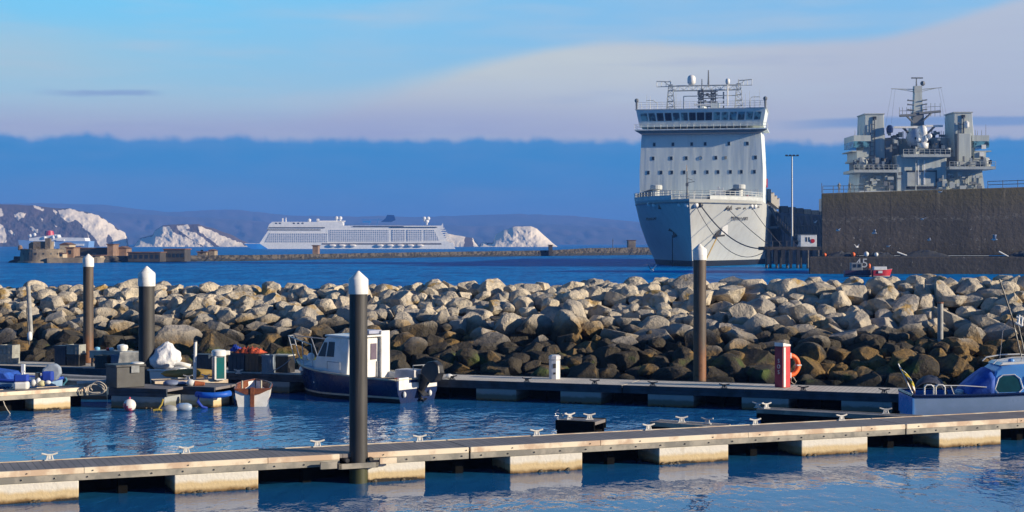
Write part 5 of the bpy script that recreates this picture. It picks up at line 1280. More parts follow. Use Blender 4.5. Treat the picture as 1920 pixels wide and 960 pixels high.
# ------------------------------------------------------------------ fishing boat with white wheelhouse
def cab(m, prof_, w0, w1, mi=0):
    """prof_: (x,z) polygon, half width w0 at the bottom narrowing to w1 at the top"""
    zmin = min(z for x, z in prof_); zmax = max(z for x, z in prof_); n = len(prof_)
    hw = lambda z: w0+(w1-w0)*(z-zmin)/(zmax-zmin)
    vs = [(x, -hw(z), z) for x, z in prof_]+[(x, hw(z), z) for x, z in prof_]
    a = sum(prof_[i][0]*prof_[(i+1) % n][1]-prof_[(i+1) % n][0]*prof_[i][1] for i in range(n))
    fs = [tuple(range(n)), tuple(range(2*n-1, n-1, -1))]+[(i, n+i, n+(i+1) % n, (i+1) % n) for i in range(n)]
    if a < 0: fs = [f[::-1] for f in fs]
    m.add(vs, fs, mi)
def outboard(m_cowl, m_leg, name, label, loc, rz, tilt, s=1.0, group='outboard motors'):
    t = thing(name, label, 'outboard motor', loc, rz, group); M_ = Matrix.Rotation(tilt, 4, 'Y') @ Matrix.Scale(s, 4)
    c_ = MB(); cab(c_, [(-.28,.2),(.2,.2),(.27,.34),(.24,.6),(.08,.78),(-.14,.80),(-.32,.64),(-.36,.38)], .21, .13); m = MB().add(c_.v, c_.f, 0, M_); m.build('cowling', m_cowl, t, bevel=.05)
    m = MB().add([(-.09,-.05,-.55),(.13,-.05,-.55),(.13,.05,-.55),(-.09,.05,-.55),(-.12,-.07,.2),(.14,-.07,.2),(.14,.07,.2),(-.12,.07,.2)],[(0,3,2,1),(4,5,6,7),(0,1,5,4),(1,2,6,5),(2,3,7,6),(3,0,4,7)],0,M_)
    m.add([(-.28,-.16,-.30),(.12,-.10,-.30),(.12,.10,-.30),(-.28,.16,-.30),(-.28,-.16,-.28),(.12,-.10,-.28),(.12,.10,-.28),(-.28,.16,-.28)],[(0,3,2,1),(4,5,6,7),(0,1,5,4),(1,2,6,5),(2,3,7,6),(3,0,4,7)],0,M_)
    m.lathe((0,0,0),[(.01,-.3),(.06,-.2),(.065,.1),(.03,.22)],8,M=M_ @ Matrix.Translation((-.02,0,-.5)) @ Matrix.Rotation(R(90),4,'Y')); m.add([(-.04,-.01,-.5),(.10,-.01,-.5),(.0,-.01,-.8),(-.04,.01,-.5),(.1,.01,-.5),(0,.01,-.8)],[(0,1,2),(5,4,3),(0,3,4,1),(1,4,5,2),(2,5,3,0)],0,M_)
    m.build('leg', m_leg, t)
    m = MB()
    for a in range(3):
        m.add([(0,0,0),(.03,.05,.14),(-.02,-.05,.15)],[(0,1,2)],0,M_ @ Matrix.Translation((-.32,0,-.5)) @ Matrix.Rotation(R(a*120),4,'X'))
    o = m.build('propeller', m_leg, t); sd_ = o.modifiers.new('s','SOLIDIFY'); sd_.thickness = .012
    m = MB().add([(.13,-.12,.0),(.22,-.12,.0),(.22,.12,.0),(.13,.12,.0),(.13,-.12,.25),(.22,-.12,.25),(.22,.12,.25),(.13,.12,.25)],[(0,3,2,1),(4,5,6,7),(0,1,5,4),(1,2,6,5),(2,3,7,6),(3,0,4,7)]); m.build('clamp', dsteel, t)
    return t
hd = R(180-36)
fb_loc = Vector(((783-HX)/FP*50.5, 50.5, 0))
t = thing('fishing_boat', 'small navy hulled fishing boat with white wheelhouse and bow pulpit', 'boat', fb_loc, hd)
FB = t; L_, B_ = 5.2, 2.25
sh, top = hull(L_, B_, .74, 1.08, .35, None, full=.5, rake=.55, stern=.92, wl=.14)
sh.build('hull', [navy, mat('cream_stripe', (.55,.52,.42), .5), boot], t, smooth='auto')
m = MB(); gunwale(m, top, .035); m.build('rubbing_strake', mat('cream_strake', (.50,.46,.36), .5), t, smooth=True)
m = MB()
rows = []
for x, y, z_ in top: rows.append((x, y, z_))
deckfill(m, top, 2.3, 6, .0, .08); cockpit(m, top, 0, 2.45, .38, .16); m.build('deck', mat('pale_blue_deck', (.42,.47,.55), .5), t)
MB().bb(-.03,.05,-B_*.42,-.45,.42,.80).bb(-.03,.05,.45,B_*.42,.42,.80).bb(-.02,.04,-.45,.45,.42,.62).build('transom_board', white, t, bevel=.02)
# wheelhouse: loft of side profile
zc0 = .80
m = MB(); cab(m, [(1.75,.45),(1.72,1.92),(1.85,1.97),(2.6,2.0),(2.78,1.95),(3.15,1.28),(3.2,.85),(3.2,.45)], .92, .76); m.build('wheelhouse', white, t, bevel=.05)
m = MB(); cab(m, [(3.18,.8),(3.18,1.26),(3.6,1.16),(4.1,.96),(4.15,.8)], .62, .45); m.build('cuddy', white, t, bevel=.05)
m = MB(); cab(m, [(1.55,1.96),(1.55,2.02),(2.75,2.05),(2.78,1.99)], .82, .80); m.build('roof', white, t, bevel=.02)
for s_ in (-1,1):
    yb = lambda z: .92-(.16)*(z-.45)/(1.55)
    def sidewin(x0,x1,x2,x3,z0,z1,nm='side_window'):
        vs = [(x0, s_*(yb(z0)+.012), z0),(x1, s_*(yb(z0)+.012), z0),(x2, s_*(yb(z1)+.012), z1),(x3, s_*(yb(z1)+.012), z1)]
        o = MB().add(vs, [(0,1,2,3) if s_ < 0 else (3,2,1,0)]).build(nm, glass, t); sd_ = o.modifiers.new('s','SOLIDIFY'); sd_.thickness = .015
    sidewin(2.35,2.66,2.60,2.35,1.34,1.82); sidewin(2.72,3.03,2.80,2.67,1.34,1.80)
for y0 in (-.60, .10):
    o = MB().add([(3.14,y0,1.36),(3.14,y0+.5,1.36),(2.86,y0+.47,1.86),(2.86,y0+.03,1.86)],[(3,2,1,0)]).build('windscreen', glass, t); o.location = (.035,0,.02)
for y0 in (-.52,.28): MB().bb(1.70,1.74,y0-.0,y0+.28,1.22,1.74).build('aft_window', mat('violet_glass', (.16,.13,.17), .15), t, bevel=.0)
m = MB().bb(1.69,1.735,-.55,-.53,.6,1.15).bb(1.69,1.735,.53,.55,.6,1.15); m.split('aft_trim', steel, t)
MB().bb(1.58,1.66,-1.04,-.62,.50,2.14).build('shelter_side', white, t, bevel=.01)
MB().bb(1.66,2.45,-.74,-.1,2.05,2.17).build('roof_locker', mat('blue_grey_locker', (.35,.38,.5), .5), t, bevel=.02)
m = MB(); 
m.path([(1.95,-.98,.95),(1.95,-.98,1.18),(2.5,-.98,1.2),(2.5,-.98,.95)],.014,6); m.path([(1.95,.98,.95),(1.95,.98,1.18),(2.5,.98,1.2),(2.5,.98,.95)],.014,6); m.build('grab_rail', steel, t)
# pulpit
m = MB(); pr = [(3.3,.86,1.7),(3.9,.66,1.78),(4.5,.40,1.84),(5.05,.12,1.9)]
pr = pr+[(x,-y,z) for x,y,z in pr[::-1]]; m.path(pr,.02,7)
for x,y,z in ((3.3,.86,1.7),(3.9,.66,1.78),(4.5,.40,1.84),(5.05,.12,1.9)):
    for s_ in (-1,1): m.tube((x,s_*y,z),(x-.35 if x > 4 else x-.1, s_*min(y+.05,.9)*(.75 if x > 5 else 1), 1.0),.017,n=6)
m.path([(4.95,.12,1.6),(5.0,0,1.6),(4.95,-.12,1.6)],.015,6); m.build('bow_pulpit', steel, t)
MB().ball((3.9,.25,1.25),.13,12).ball((4.3,.1,1.2),.09,10).split('bow_fender', white, t)
MB().path([(4.45,-.55,1.0),(4.3,-.62,.97),(3.9,-.72,.96),(3.6,-.80,.95)],.06,8).build('coil_bag', navy, t)
m = MB().path([(.1,-.9,.78),(.1,-.9,1.12),(.1,.1,1.14),(.1,.1,.8)],.018,6).tube((.1,-.4,.8),(.1,-.4,1.13),.016); m.build('stern_rail', steel, t)
m = MB().bb(.4,1.2,-.9,-.3,.4,.95); m.build('engine_box', mat('pale_grey_box', (.5,.5,.52), .6), t, bevel=.03)
m = MB(); m.bb(-.01,.5,-1.0,-.82,.66,.98); m.build('side_locker', white, t, bevel=.02)
MB().box((.25,.62,.62),(.22,.2,.30)).build('fish_box', orange, t)
for y_, z_ in ((.72,.28),(-.55,.24)): MB().ball((-.06,y_,z_),.06,10,sz=1.6).build('transom_fitting', whiteP, t)
MB().lathe((2.0,-1.08,.2),[(.02,0),(.06,.05),(.06,.32),(.02,.38)],10).build('side_fender', white, t)
FT = FB.matrix_basis
for ch in FB.children:
    if ch.name.split('.')[0] in ('wheelhouse','cuddy','roof','side_window','windscreen','aft_window','aft_trim','shelter_side','roof_locker','grab_rail','bow_pulpit','bow_fender','coil_bag'): ch.location.x += .45
wp = FT @ Vector((-.22,-.10,.62)); outboard(black, black, 'outboard_motor', 'big black outboard tilted up on the fishing boat transom', wp, hd, R(-38), 1.05)
random.seed(4)
for i, (yy, xx, lab) in enumerate(((-.62,.12,'white bagged gear on the fishing boat stern nearest the engine'),(-.80,.2,'white bagged gear at the outer corner of the fishing boat stern'))):
    o = MB().ball((0,0,0),.13,10,sz=1.4).build('gear_bag', whiteP, smooth=True); o.location = FT @ Vector((xx, yy, .92)); tag(o, lab, 'bag')

# ------------------------------------------------------------------ blue cabin boat on the right
bl_loc = Vector(((1699-HX)/FP*43.6, 43.6, 0))
t = thing('cabin_boat', 'sky blue cabin boat with dark window and canvas cover at right edge', 'boat', bl_loc, R(-2)); CB = t
sh, top = hull(6.2, 2.0, .92, 1.25, .3, None, full=.55, rake=.6, stern=.9)
sh.build('hull', [mat('pale_blue_hull', (.30,.42,.62), .35, (.26,.38,.56), 2), white, boot], t, smooth='auto')
m = MB(); gunwale(m, top, .045); m.build('rubbing_strake', navy, t)
m = MB(); cockpit(m, top, 0, 2.3, .45, .15, 0); deckfill(m, top, 2.1, 7); m.build('deck', skyblue, t)
m = MB(); m.bb(-.02,.03,-.9,.9,.35,.9); m.build('transom_board', skyblue, t)
m = MB(); cab(m, [(1.98,.9),(2.25,1.58),(2.4,1.70),(2.65,1.74),(3.6,1.80),(4.0,1.72),(4.5,1.15),(4.5,.9)], .82, .62); m.build('cabin', skyblue, t, bevel=.05)
m = MB(); cab(m, [(2.35,1.715),(2.45,1.79),(3.5,1.86),(3.6,1.80)], .60, .55); m.build('cabin_top', white, t, bevel=.02)
for s_ in (-1,1):
    yb = lambda z: .82-.20*(z-.9)/.9+.012
    pts = [(2.22,1.10),(2.30,1.02),(2.80,1.04),(2.90,1.12),(2.84,1.36),(2.72,1.46),(2.42,1.44),(2.33,1.38)]
    o = MB().add([(x, s_*yb(z_), z_) for x, z_ in pts], [tuple(range(8)) if s_ < 0 else tuple(range(7,-1,-1))]).build('side_window', mat('green_glass', (.01,.06,.07), .12), t); sd_ = o.modifiers.new('s','SOLIDIFY'); sd_.thickness = .015
o = MB().add([(4.45,-.6,1.2),(4.45,.6,1.2),(4.08,.55,1.66),(4.08,-.55,1.66)],[(0,1,2,3)]).build('windscreen', mat('bright_screen', (.5,.55,.55), .15), t); o.location = (.03,0,.02)
o = MB().add([(3.05,-.80,1.25),(3.35,-.79,1.27),(3.35,-.74,1.48),(3.1,-.75,1.47)],[(0,1,2,3)]).build('side_window', mat('bright_screen', (.5,.55,.55)), t); sd_ = o.modifiers.new('s','SOLIDIFY'); sd_.thickness = .02
m = MB(); 
rows = []
for i in range(7):
    f = i/6; x0 = 1.45+.70*f; z1 = .95+.62*f**.8; rows.append([(x0, -.85, .93+.02*f),(x0+.05, -.82+.05*f, z1*.7+.3), (x0, -.5, z1+.02), (x0-.04*math.sin(f*9), 0, z1+.05), (x0, .5, z1), (x0, .82, .95)])
m.grid(rows); m.build('canvas_cover', blueC, t, smooth=True).modifiers.new('s','SOLIDIFY').thickness = .02
m = MB(); m.path([(2.2,-.55,1.76),(2.3,-.55,1.86),(2.7,-.55,1.93),(3.2,-.55,1.95),(3.5,-.55,1.9)],.018,6); m.path([(2.2,.55,1.76),(2.3,.55,1.86),(2.7,.55,1.93),(3.2,.55,1.95),(3.5,.55,1.9)],.018,6); m.split('roof_rail', white, t)
m = MB(); m.ball((2.75,-.3,1.83),.09,10,sz=.7); m.build('roof_vent', skyblue, t)
m = MB()
p0 = Vector((3.05,.2,1.85)); pz_ = [P(1917,690,44), P(1905,640,44), P(1893,590,44), P(1880,550,44), P(1871,523,44)]
m.path([p-bl_loc for p in pz_],.022,6); m.path([P(1922,680,44)-bl_loc, P(1904,600,44)-bl_loc],.02,6); m.build('mast', dsteel, t)
m = MB().tube(P(1878,615,44)-bl_loc, P(1872,672,44)-bl_loc,.006,n=4).tube(P(1893,592,44)-bl_loc, P(1878,620,44)-bl_loc,.006,n=4); m.build('stay_wire', steel, t)
m = MB(); 
for a, b in (((1903,594),(1914,594)),((1908,590),(1906,607)),((1914,594),(1912,610)),((1902,605),(1914,611))): m.tube(P(*a,43.9)-bl_loc, P(*b,43.9)-bl_loc,.035,n=6)
m.build('mast_fitting', white, t)
m = MB()
for x0 in (.42,.72): m.path([(x0-.12,-.88,.93),(x0-.12,-.88,1.16),(x0-.06,-.88,1.22),(x0+.06,-.88,1.22),(x0+.12,-.88,1.16),(x0+.12,-.88,.93)],.022,6)
m.path([(.3,-.86,1.2),(1.3,-.86,1.2),(1.95,-.86,1.16)],.014,6); m.tube((1.0,-.86,1.2),(1.1,-.86,.93),.014,n=5); m.build('stern_rail', white, t)
CT = CB.matrix_basis
rows = []
for i in range(9):
    a = math.pi*i/8; rows.append([(.52-.45*math.cos(a)+.06*j, -.42+.84*j/4, .85+.55*math.sin(a)*(1-.15*abs(j-2))) for j in range(5)])
o = MB().grid(rows).build('engine_cover', mat('dark_navy_cover', (.015,.02,.045), .7, (.03,.04,.07), 5, bump=.02), smooth=True); o.modifiers.new('s','SOLIDIFY').thickness = .02
o.location = CT @ Vector((0,0,0)); o.rotation_euler.z = CB.rotation_euler.z; tag(o, 'dark navy hooded cover over the engine of the blue cabin boat', 'cover')
for i, (x_, y_, lab) in enumerate(((1.35,-.35,'white folded gear in the cockpit of the blue cabin boat, nearer the stern'),(1.62,-.3,'white folded gear in the cockpit under the canvas cover'))):
    o = MB().ball((0,0,0),.14,10,sz=.6).build('gear_bag', whiteP, smooth=True); o.location = CT @ Vector((x_,y_,.98)); tag(o, lab, 'bag')
pts = [(x*1.0, -(.82-.20*(z_-.9)/.9+.02), z_) for x, z_ in [(2.19,1.10),(2.28,.99),(2.81,1.01),(2.93,1.12),(2.87,1.38),(2.73,1.49),(2.41,1.47),(2.30,1.39)]]
MB().path(pts, .014, 6, closed=True).build('window_trim', whiteP, CB)
t = thing('ensign_flag', 'limp yellow and brown flag on a slanting staff at the blue boat stern', 'flag', CT @ Vector((.10,-.7,.92)))
fa = P(1713,742,43)-Vector(t.location); fb2 = P(1684,682,43)-Vector(t.location)
MB().tube(fa, fb2, .018, n=6).build('staff', whiteP, t)
rows = []
for i in range(9):
    f = i/8; b0 = fb2.lerp(fa, .08+.62*f); w_ = .10+.16*math.sin(f*2.6)
    rows.append([b0+Vector((w_*j/4+.02*math.sin(j*2+f*4), -.03*math.sin(j*2.2+f*3), -.12*j/4-.10*f*j/4)) for j in range(5)])
m = MB().grid(rows, mf=lambda i, j: 0 if (j < 2 and i > 2) or i > 6 else (1 if i % 3 else 2)); o = m.build('cloth', [mat('brown_cloth', (.13,.07,.03), .9), mat('yellow_cloth', (.75,.6,.08), .9), whiteP], t, smooth=True); o.modifiers.new('s','SOLIDIFY').thickness = .006

# ------------------------------------------------------------------ left-hand berths
# open blue outboard boat
lb_loc = Vector(((102-HX)/FP*50.2, 50.2, 0))
t = thing('open_boat', 'pale blue open boat marked PO26 at the left edge', 'boat', lb_loc, R(180-6)); OBT = t
sh, top = hull(4.4, 1.6, .72, 1.0, .25, None, full=.5, rake=.5)
sh.build('hull', [mat('pale_blue_paint', (.24,.38,.55), .5), navy, boot], t, smooth='auto')
m = MB(); gunwale(m, top, .05); m.build('rubbing_strake', mat('royal_blue', (.02,.06,.4), .5), t)
m = MB(); cockpit(m, top, 0, 4.0, .35, .12); m.build('cockpit', mat('pale_blue_paint', (.24,.38,.55)), t)
m = MB(); m.prism([(1.1,.6),(4.3,.95),(4.3,1.0),(2.8,1.12),(1.4,.95)],-.6,.6); m.build('canvas_cover', blueC, t, bevel=.08)
MB().bb(1.2,1.3,-.6,-.5,.7,1.15).build('rowlock_post', whiteP, t)
cu = Matrix.Rotation(0,4,'Z')
text('PO26', .27, 'registration_number', navy, t, (1.27, .815, .46), (R(90), 0, R(180)), .03)
LT = OBT.matrix_basis
outboard(mat('slate_cowling', (.33,.38,.45), .4, (.22,.26,.32), 4), greyplas, 'outboard_motor', 'grey outboard tilted up at the stern of the pale blue open boat', LT @ Vector((.3,.15,.70)), R(180), R(-42), .85)
t = thing('fuel_cowl', 'blue topped white engine cowl standing on the cream edged finger', 'engine cowl', ((40.5-HX)/FP*47.9, 47.9, .62), R(5))
MB().bb(-.21,.21,-.17,.17,0,.24).build('base', white, t, bevel=.06); MB().bb(-.20,.20,-.17,.17,.245,.45).build('hood', mat('royal_blue', (.02,.06,.4)), t, bevel=.04)
MB().path([(.02,0,.44),(.02,0,.52),(.1,0,.55)],.03,6).build('handle', white, t)
for i, (x_, y_, r_, lab, sz_) in enumerate(((63,718,.11,'white float nearest the blue topped cowl',1.0),(72,716,.08,'smaller grey white float between two floats',1.6),(78,719,.12,'cream folded bag under the tilted grey outboard',.8),(90,717,.09,'pale knotted rope bundle at the foot of the outboard',.7))):
    d_ = 48.3; o = MB().ball((0,0,0), r_, 10, sz=sz_).build('deck_float' if i < 2 else 'gear_bundle', whiteP if i != 2 else mat('cream_cloth', (.65,.6,.35), .9), smooth=True); o.location = P(x_, y_, d_); tag(o, lab, 'float' if i < 2 else 'bundle')
o = MB().bb(-.16,.16,-.14,.14,0,.30).build('blue_bucket', mat('royal_blue', (.02,.06,.4)), bevel=.05); o.location = (*P(90,700,49).xy, .78); tag(o, 'blue plastic tub behind the tilted grey outboard', 'tub')
# long dark tender
t = thing('dark_tender', 'long dark blue open tender with pale gunwale behind the dock box', 'boat', ((212-HX)/FP*51.6, 51.6, 0), R(180-8))
sh, top = hull(3.6, 1.4, .62, .74, .2, None, full=.6); sh.build('hull', [mat('dark_blue_grey', (.04,.065,.10), .4), mat('dark_blue_grey', (.04,.065,.10)), boot], t, smooth='auto')
m = MB(); gunwale(m, top, .045); m.build('gunwale', mat('pale_grey_rubber', (.40,.41,.42), .6), t)
m = MB(); cockpit(m, top, 0, 3.4, .25); m.build('floor', greyplas, t)
MB().path([(1.3,.7,.7),(1.25,.74,.62),(1.35,.76,.5),(1.3,.76,.3)],.03,6).build('tied_line', mat('teal_rope', (.08,.3,.4), .9), t)
# dock box
bx = thing('dock_box', 'black storage box with grey end and hasp on the dark finger', 'box', ((237-HX)/FP*48.9, 48.9, .62), R(38))
MB().bb(-.50,.42,-.40,.38,0,.62).build('body', mat('dark_green_black_plastic', (.035,.038,.04), .55, (.05,.05,.05), 5), bx, bevel=.02)
MB().bb(-.53,.45,-.43,.41,.623,.70).build('lid', mat('box_lid_black', (.045,.047,.05), .55), bx, bevel=.02)
MB().bb(-.05,.22,-.455,-.435,.44,.66).build('hasp', greyplas, bx, bevel=.01)
o = MB().ball((0,0,0),.22,12,sz=.22).build('folded_cloth', white, smooth=True); o.location = (bx.location.x+.35, bx.location.y-.1, 1.34); tag(o, 'white folded cloth lying on the black dock box lid', 'cloth')
# tender with wrapped sail
wt = thing('white_tender', 'small white tender carrying white wrapped canvas beside the pile', 'boat', ((343-HX)/FP*53.0, 52.6, .0), R(180-10))
sh, top = hull(2.4, 1.2, .85, .95, .2, None, full=.5); sh.build('hull', [white, brown, mat('cream_bottom', (.5,.42,.25), .6)], wt, smooth='auto')
m = MB(); gunwale(m, top, .04); m.build('gunwale', white, wt)
m = MB(); cockpit(m, top, 0, 2.2, .5); m.build('floor', whiteP, wt)
m = MB(); bm = bmesh.new(); bmesh.ops.create_icosphere(bm, subdivisions=4, radius=1)
vs = []
for v in bm.verts:
    p = v.co.copy(); h = (p.z+1)/2
    w1 = .52*(1-h)**.55+.10; k_ = 1+.22*noise.fractal(p*2.2, 1, 2, 4)
    vs.append((p.x*w1*k_*1.05+.12*h, p.y*w1*.75*k_, h*.92+.04*noise.noise(p*3)))
fs = [tuple(v.index for v in f.verts) for f in bm.faces]; bm.free()
tp = MB().add(vs, fs).build('wrapped_canvas', mat('white_tarpaulin', (.80,.80,.80), .7, (.70,.70,.72), 4, bump=.05, bscale=5), smooth=True)
tp.location = (*P(307,690,52.4).xy, .86); tag(tp, 'crumpled white tarpaulin bundle piled in the small white tender', 'tarpaulin')
o = MB().path([(-.45,0,0),(-.2,0,.04),(.1,0,.03),(.42,0,-.05)],.08,8).build('rolled_sail', white, smooth=True); o.location = (*P(333,680,52.3).xy, 1.02); tag(o, 'white rolled sail sticking out right of the tarpaulin bundle', 'sail')
o = MB().lathe((0,0,0),[(.01,-.9),(.10,-.75),(.15,-.2),(.15,.3),(.1,.75),(.01,.9)],10,M=Matrix.Rotation(R(90),4,'Y')).build('ochre_canoe', mat('ochre_plastic', (.36,.24,.06), .6), smooth=True); o.location = (*P(355,703,51.9).xy, .78); o.rotation_euler.z = R(10); tag(o, 'ochre coloured canoe lying on the finger by the white post', 'canoe')
# things on the far walkway at left
def crate(name, label, x_, back, w_, d_, h_, mm_, rz=aB, z0=.62, ribs=True, lid=None, cat='crate', group=None):
    t = thing(name, label, cat, (*onW(x_, back)[:2], z0), rz, group)
    m = MB(); th = .03
    m.bb(-w_/2,w_/2,-d_/2,-d_/2+th,0,h_); m.bb(-w_/2,w_/2,d_/2-th,d_/2,0,h_); m.bb(-w_/2,-w_/2+th,-d_/2+th,d_/2-th,0,h_); m.bb(w_/2-th,w_/2,-d_/2+th,d_/2-th,0,h_); m.bb(-w_/2+th,w_/2-th,-d_/2+th,d_/2-th,0,th)
    if ribs:
        m.bb(-w_/2-.02,w_/2+.02,-d_/2-.02,-d_/2-.001,h_-.06,h_); m.bb(-w_/2-.015,w_/2+.015,-d_/2-.015,-d_/2-.001,h_*.5,h_*.5+.025)
        for k in range(1,4): m.bb(-w_/2+w_*k/4-.012,-w_/2+w_*k/4+.012,-d_/2-.012,-d_/2-.001,.02,h_-.08)
    m.build('shell', mm_, t)
    if lid: MB().bb(-w_/2-.03,w_/2+.03,-d_/2-.03,d_/2+.03,h_+.003,h_+.05).build('lid', lid, t, bevel=.01)
    return t
gcr = mat('grey_crate', (.30,.31,.28), .7, (.22,.22,.20), 6); dcr = mat('dark_blue_crate', (.03,.05,.08), .6)
crate('fish_crate', 'lower pale grey crate of the stack at the far left', 18, 1.0, .55, .45, .36, gcr, lid=None, group='crates on the walkway')
crate('fish_crate', 'upper pale grey crate of the stack at the far left', 18, 1.0, .57, .45, .32, gcr, z0=.985, group='crates on the walkway')
crate('dark_bin', 'dark blue bin between the grey crates and the slim brown pile', 119, 1.0, .46, .42, .66, dcr, lid=dcr, cat='bin')
crate('fish_crate', 'pale grey basket crate standing on dark box left of slim pile', 143, 1.0, .52, .42, .38, gcr, z0=1.0, group='crates on the walkway')
crate('dark_box', 'low black box under the pale grey basket crate', 143, 1.0, .50, .42, .37, black, lid=black, cat='box')
tb = thing('work_table', 'pale work table with odds and ends right of the slim brown pile', 'table', onW(208, 1.2), aB)
MB().bb(-.70,.70,-.3,.3,.50,.56).bb(-.70,.70,-.29,-.27,.30,.50).build('tabletop', mat('pale_board', (.42,.42,.38), .7), tb)
for sx_ in (-.62,.62):
    for sy_ in (-.24,.24): MB().bb(sx_-.03,sx_+.03,sy_-.03,sy_+.03,0,.5).build('leg', dsteel, tb)
TT = tb.matrix_basis
for dx, r_, mm_, lab, nm in ((-.5,.10,mat('light_blue_plastic',(.2,.5,.75),.5),'light blue tub on the left of the work table','tub'),(-.05,.08,red,'small red pot on the work table','pot'),(.1,.09,white,'white pot on the front of the work table','pot'),(.55,.2,white,'white hooded bucket on the right of the work table','bucket')):
    o = MB().lathe((0,0,0),[(r_*.8,0),(r_,r_*.6),(r_*.9,r_*1.0),(r_*.2,r_*1.2)],12).build(nm, mm_, smooth='auto'); o.location = TT @ Vector((dx,-.1,.565)); tag(o, lab, nm)
crate('dark_barrel', 'dark tub standing before the work table', 196, .35, .5, .45, .46, black, cat='tub')
crate('blue_grey_tub', 'blue grey tub between the dark tub and the capped pile', 222, .45, .34, .4, .5, mat('blue_grey_tub', (.16,.2,.28), .6), cat='tub')
o = MB().prism([(-.45,0),(.35,0),(.45,.42),(-.38,.42)],-.3,.3).build('white_bucket', mat('stained_white', (.6,.58,.5), .7, (.3,.3,.28), 3), bevel=.03); o.location = (*onW(248, .5)[:2], .80); tag(o, 'stained white trough beside the second white capped pile', 'trough')
crate('dark_box', 'dark blue box behind the white post', 383, .9, .62, .5, .50, dcr, lid=dcr, cat='box')
crate('net_bin', 'tall dark net bin under the orange nets, left one', 451, 1.0, .62, .6, .62, dcr, cat='bin', group='dark net bins')
crate('net_bin', 'tall dark net bin under the orange nets, right one', 480, 1.0, .50, .6, .62, black, cat='bin', group='dark net bins')
crate('grey_bin', 'blue grey flat sided bin right of the orange nets', 508, .8, .42, .5, .60, mat('blue_grey_bin', (.20,.25,.31), .6), cat='bin')
crate('dark_locker', 'dark locker with pale lid next to the fishing boat bow', 531, 1.0, .62, .5, .55, black, lid=mat('pale_lid', (.45,.44,.38), .6), cat='locker')
def heap(name, label, loc, L_, W_, H_, mm_, rz, seed):
    rows = []
    for j in range(9): rows.append([(-L_/2+L_*k/20, -W_/2+W_*j/8, H_*max(0,(1-((k-10)/10)**4)*(1-((j-4)/4)**4))*(.7+.9*noise.noise((k*.6+seed, j*.6, seed)))) for k in range(21)])
    o = MB().grid(rows).build(name, mm_, smooth=True); o.location = loc; o.rotation_euler.z = rz; return tag(o, label, 'nets')
heap('net_heap', 'tangle of bright orange netting on top of the dark net bins', (*onW(469, 1.0)[:2], 1.25), 1.05, .6, .20, mat('orange_net', (.75,.12,.03), .9, (.22,.03,.03), 12, bump=.03), aB, 3)
heap('net_heap', 'small blue cloth heap left of the orange netting', (*onW(443, 1.3)[:2], 1.27), .35, .4, .22, mat('royal_blue', (.02,.06,.4)), aB, 6)
# dinghy with wooden transom
dl = Vector(((473-HX)/FP*48.9, 48.9, 0))
t = thing('wooden_transom_dinghy', 'white dinghy with varnished transom top and rudder facing the camera', 'dinghy', dl, R(97))
sh, top = hull(2.6, 1.12, .54, .62, .2, None, full=.45, stern=.95); sh.build('hull', [white, mat('violet_band', (.10,.08,.25), .5), mat('pale_grey_bottom', (.4,.42,.45), .5)], t, smooth='auto')
m = MB(); cockpit(m, top, 0, 2.4, .2, .05); m.build('floor', brown, t)
m = MB(); gunwale(m, top, .03); m.build('gunwale', brown, t)
m = MB().add([(-.02,-.53,.53),(-.02,-.20,.38),(-.02,.20,.38),(-.02,.53,.53),(-.02,.2,.56),(-.02,-.2,.56)], [(0,1,2,3,4,5)]); o = m.build('transom_top', brown, t); o.modifiers.new('s','SOLIDIFY').thickness = .04
MB().bb(-.09,-.03,-.065,.065,-.25,.60).build('rudder', brown, t, bevel=.01)
for y_ in (-.25,.33): MB().tube((.5,y_,.5),(.5,y_,.76),.03,n=8).build('rowlock', mat('cream_strake', (.5,.46,.36)), t)
# tender hulls moored between the fingers, fenders and buoys
t = thing('blue_fender_board', 'bright blue fender bumper wrapped on the corner of the sunlit finger', 'fender', ((402-HX)/FP*48.5, 48.42, .3))
m = MB().path([(-.55,.12,.12),(-.3,-.02,.1),(.0,-.08,.1),(.3,.0,.12),(.45,.2,.14)],.09,8); m.build('tube', mat('bright_blue_rubber', (.01,.12,.60), .5), t, smooth=True)
MB().path([(-.45,.0,.1),(-.48,-.02,-.1),(-.35,-.03,-.25),(-.2,0,-.3)],.05,6).build('hanging_end', mat('royal_blue', (.02,.06,.4)), t)
t = thing('rope_and_float_pile', 'white and orange pot float lying on the sunlit finger', 'float', ((358-HX)/FP*49.2, 49.2, .70)); 
MB().lathe((0,0,0),[(.06,-.12),(.11,-.05),(.11,.05),(.06,.12)],12,M=Matrix.Rotation(R(90),4,'Y')).build('white_half', white, t, smooth='auto')
MB().lathe((.24,0,0),[(.1,-.10),(.1,.12),(.05,.3)],12,M=Matrix.Rotation(R(0),4,'Y') ).build('x', orange, t) if False else MB().tube((.13,0,-.02),(.42,0,-.02),.09,.05,n=12).build('orange_half', mat('rust_orange', (.45,.12,.04), .6), t)
for x_, w_, lab in ((322,.55,'blue grey folded cover on the sunlit finger, left one'),(341,.35,'blue grey folded cover on the sunlit finger, beside the float')):
    o = MB().ball((0,0,0),w_/2,12,sz=.35).build('folded_cover', mat('slate_cloth', (.2,.25,.38), .8), smooth=True); o.location = ((x_-HX)/FP*49.4, 49.4, .68); tag(o, lab, 'cover')
bz = P(243,751,47.6)
t = thing('buoy', 'round pink and white buoy floating at the dark finger', 'buoy', (bz.x, bz.y, .18), 0)
pk = mat('pink_vinyl', (.60,.10,.16), .4)
m = MB().ball((0,0,0),.19,20); m.mi = [1 if sum((m.v[i].z+m.v[i].x*.9+.02) for i in f) < 0 else 0 for f in m.f]; m.build('ball', [white, pk], t, smooth=True)
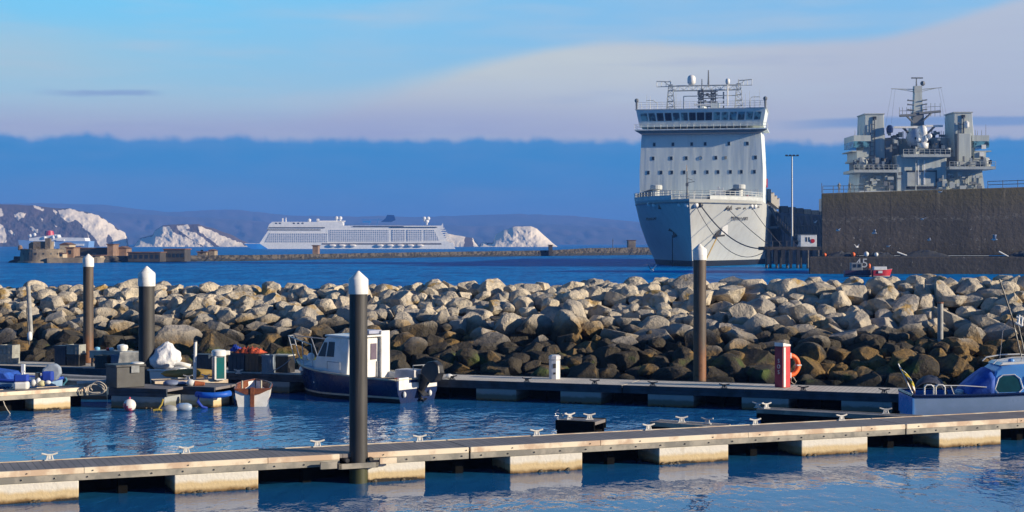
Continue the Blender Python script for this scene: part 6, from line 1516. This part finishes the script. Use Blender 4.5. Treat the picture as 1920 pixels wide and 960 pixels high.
MB().tube((0,0,.17),(0,0,.24),.03,n=8).build('eye', pk, t)
o = MB().lathe((0,0,0),[(.01,-.24),(.08,-.22),(.13,-.12),(.13,.12),(.08,.22),(.01,.24)],14,M=Matrix.Rotation(R(90),4,'Y')).build('fender', mat('pale_blue_vinyl', (.20,.38,.65), .4, (.35,.4,.45), 3), smooth=True); bz = P(345,759,47.8); o.location = (bz.x, bz.y, .10); tag(o, 'pale blue sausage fender floating in front of the sunlit finger', 'fender')
o = MB().lathe((0,0,0),[(.01,-.24),(.08,-.2),(.14,0),(.1,.2),(.01,.26)],14,M=Matrix.Rotation(R(90),4,'Y')).build('fender', mat('grey_vinyl', (.35,.36,.36), .5), smooth=True); bz = P(316,765,47.7); o.location = (bz.x, bz.y, .05); tag(o, 'dull grey fender floating between the two short fingers', 'fender')
m = MB().path([(0,0,.02),(.05,0,.1),(.12,.02,.2),(.17,0,.36)],.03,6).path([(-.12,0,.03),(0,0,.05),(.12,0,.03)],.035,6); o = m.build('yellow_weed_rope', mat('yellow_rope', (.5,.36,.06), .9)); bz = P(295,765,47.6); o.location = (bz.x, bz.y, 0); tag(o, 'yellow weedy rope end at the waterline of the dark finger', 'rope')
# coiled rope hanging at the finger end
pts = []
for i in range(40):
    a = i*.42; pts.append((.30*math.cos(a)*(1-.004*i)-.1+.004*i, .03*math.sin(a*1.7), .60+.16*math.sin(a)-.05*abs(math.cos(a))+.003*i))
o = MB().path(pts,.018,6).build('coiled_rope', rope); o.location = ((182-HX)/FP*48.3, 48.3, -.02); tag(o, 'pale rope coil draped over the end of the cream edged finger', 'rope')
o = MB().tube((-.55,0,0),(.35,.2,.05),.055,n=10).build('white_pipe', mat('pale_pipe', (.5,.5,.47), .5)); o.location = ((178-HX)/FP*48.9, 48.9, .72); tag(o, 'pale grey pipe lying beside the dark dock box', 'pipe')
rope_between(P(545,673,53.4), (*onW(490,.1)[:2],.66), .12, 'mooring_rope', 'grey bow line from the fishing boat to the walkway', .018, mat('grey_rope', (.25,.26,.28), .9), group='small boat mooring lines')
rope_between(FT @ Vector((1.6,-1.05,.8)), (*onW(850,.15)[:2],.70), .10, 'mooring_rope', 'thin stern line from the fishing boat to the walkway cleat', .014, mat('grey_rope', (.25,.26,.28)), group='small boat mooring lines')
o = MB().ball((0,0,0),.12,10,sz=.7).build('rope_bundle', whiteP, smooth=True); o.location = (*onW(842,.2)[:2], .72); tag(o, 'white rope bundle on the walkway at the fishing boat stern', 'rope bundle')
gp2 = P(14,760,46.9); o = MB().path([(-.12,0,.32),(-.08,0,.2),(0,0,.06),(.08,0,-.05)],.015,6).build('hanging_rope', rope); o.location = (gp2.x, gp2.y, .05); tag(o, 'short pale rope hanging under the leftmost finger', 'rope')
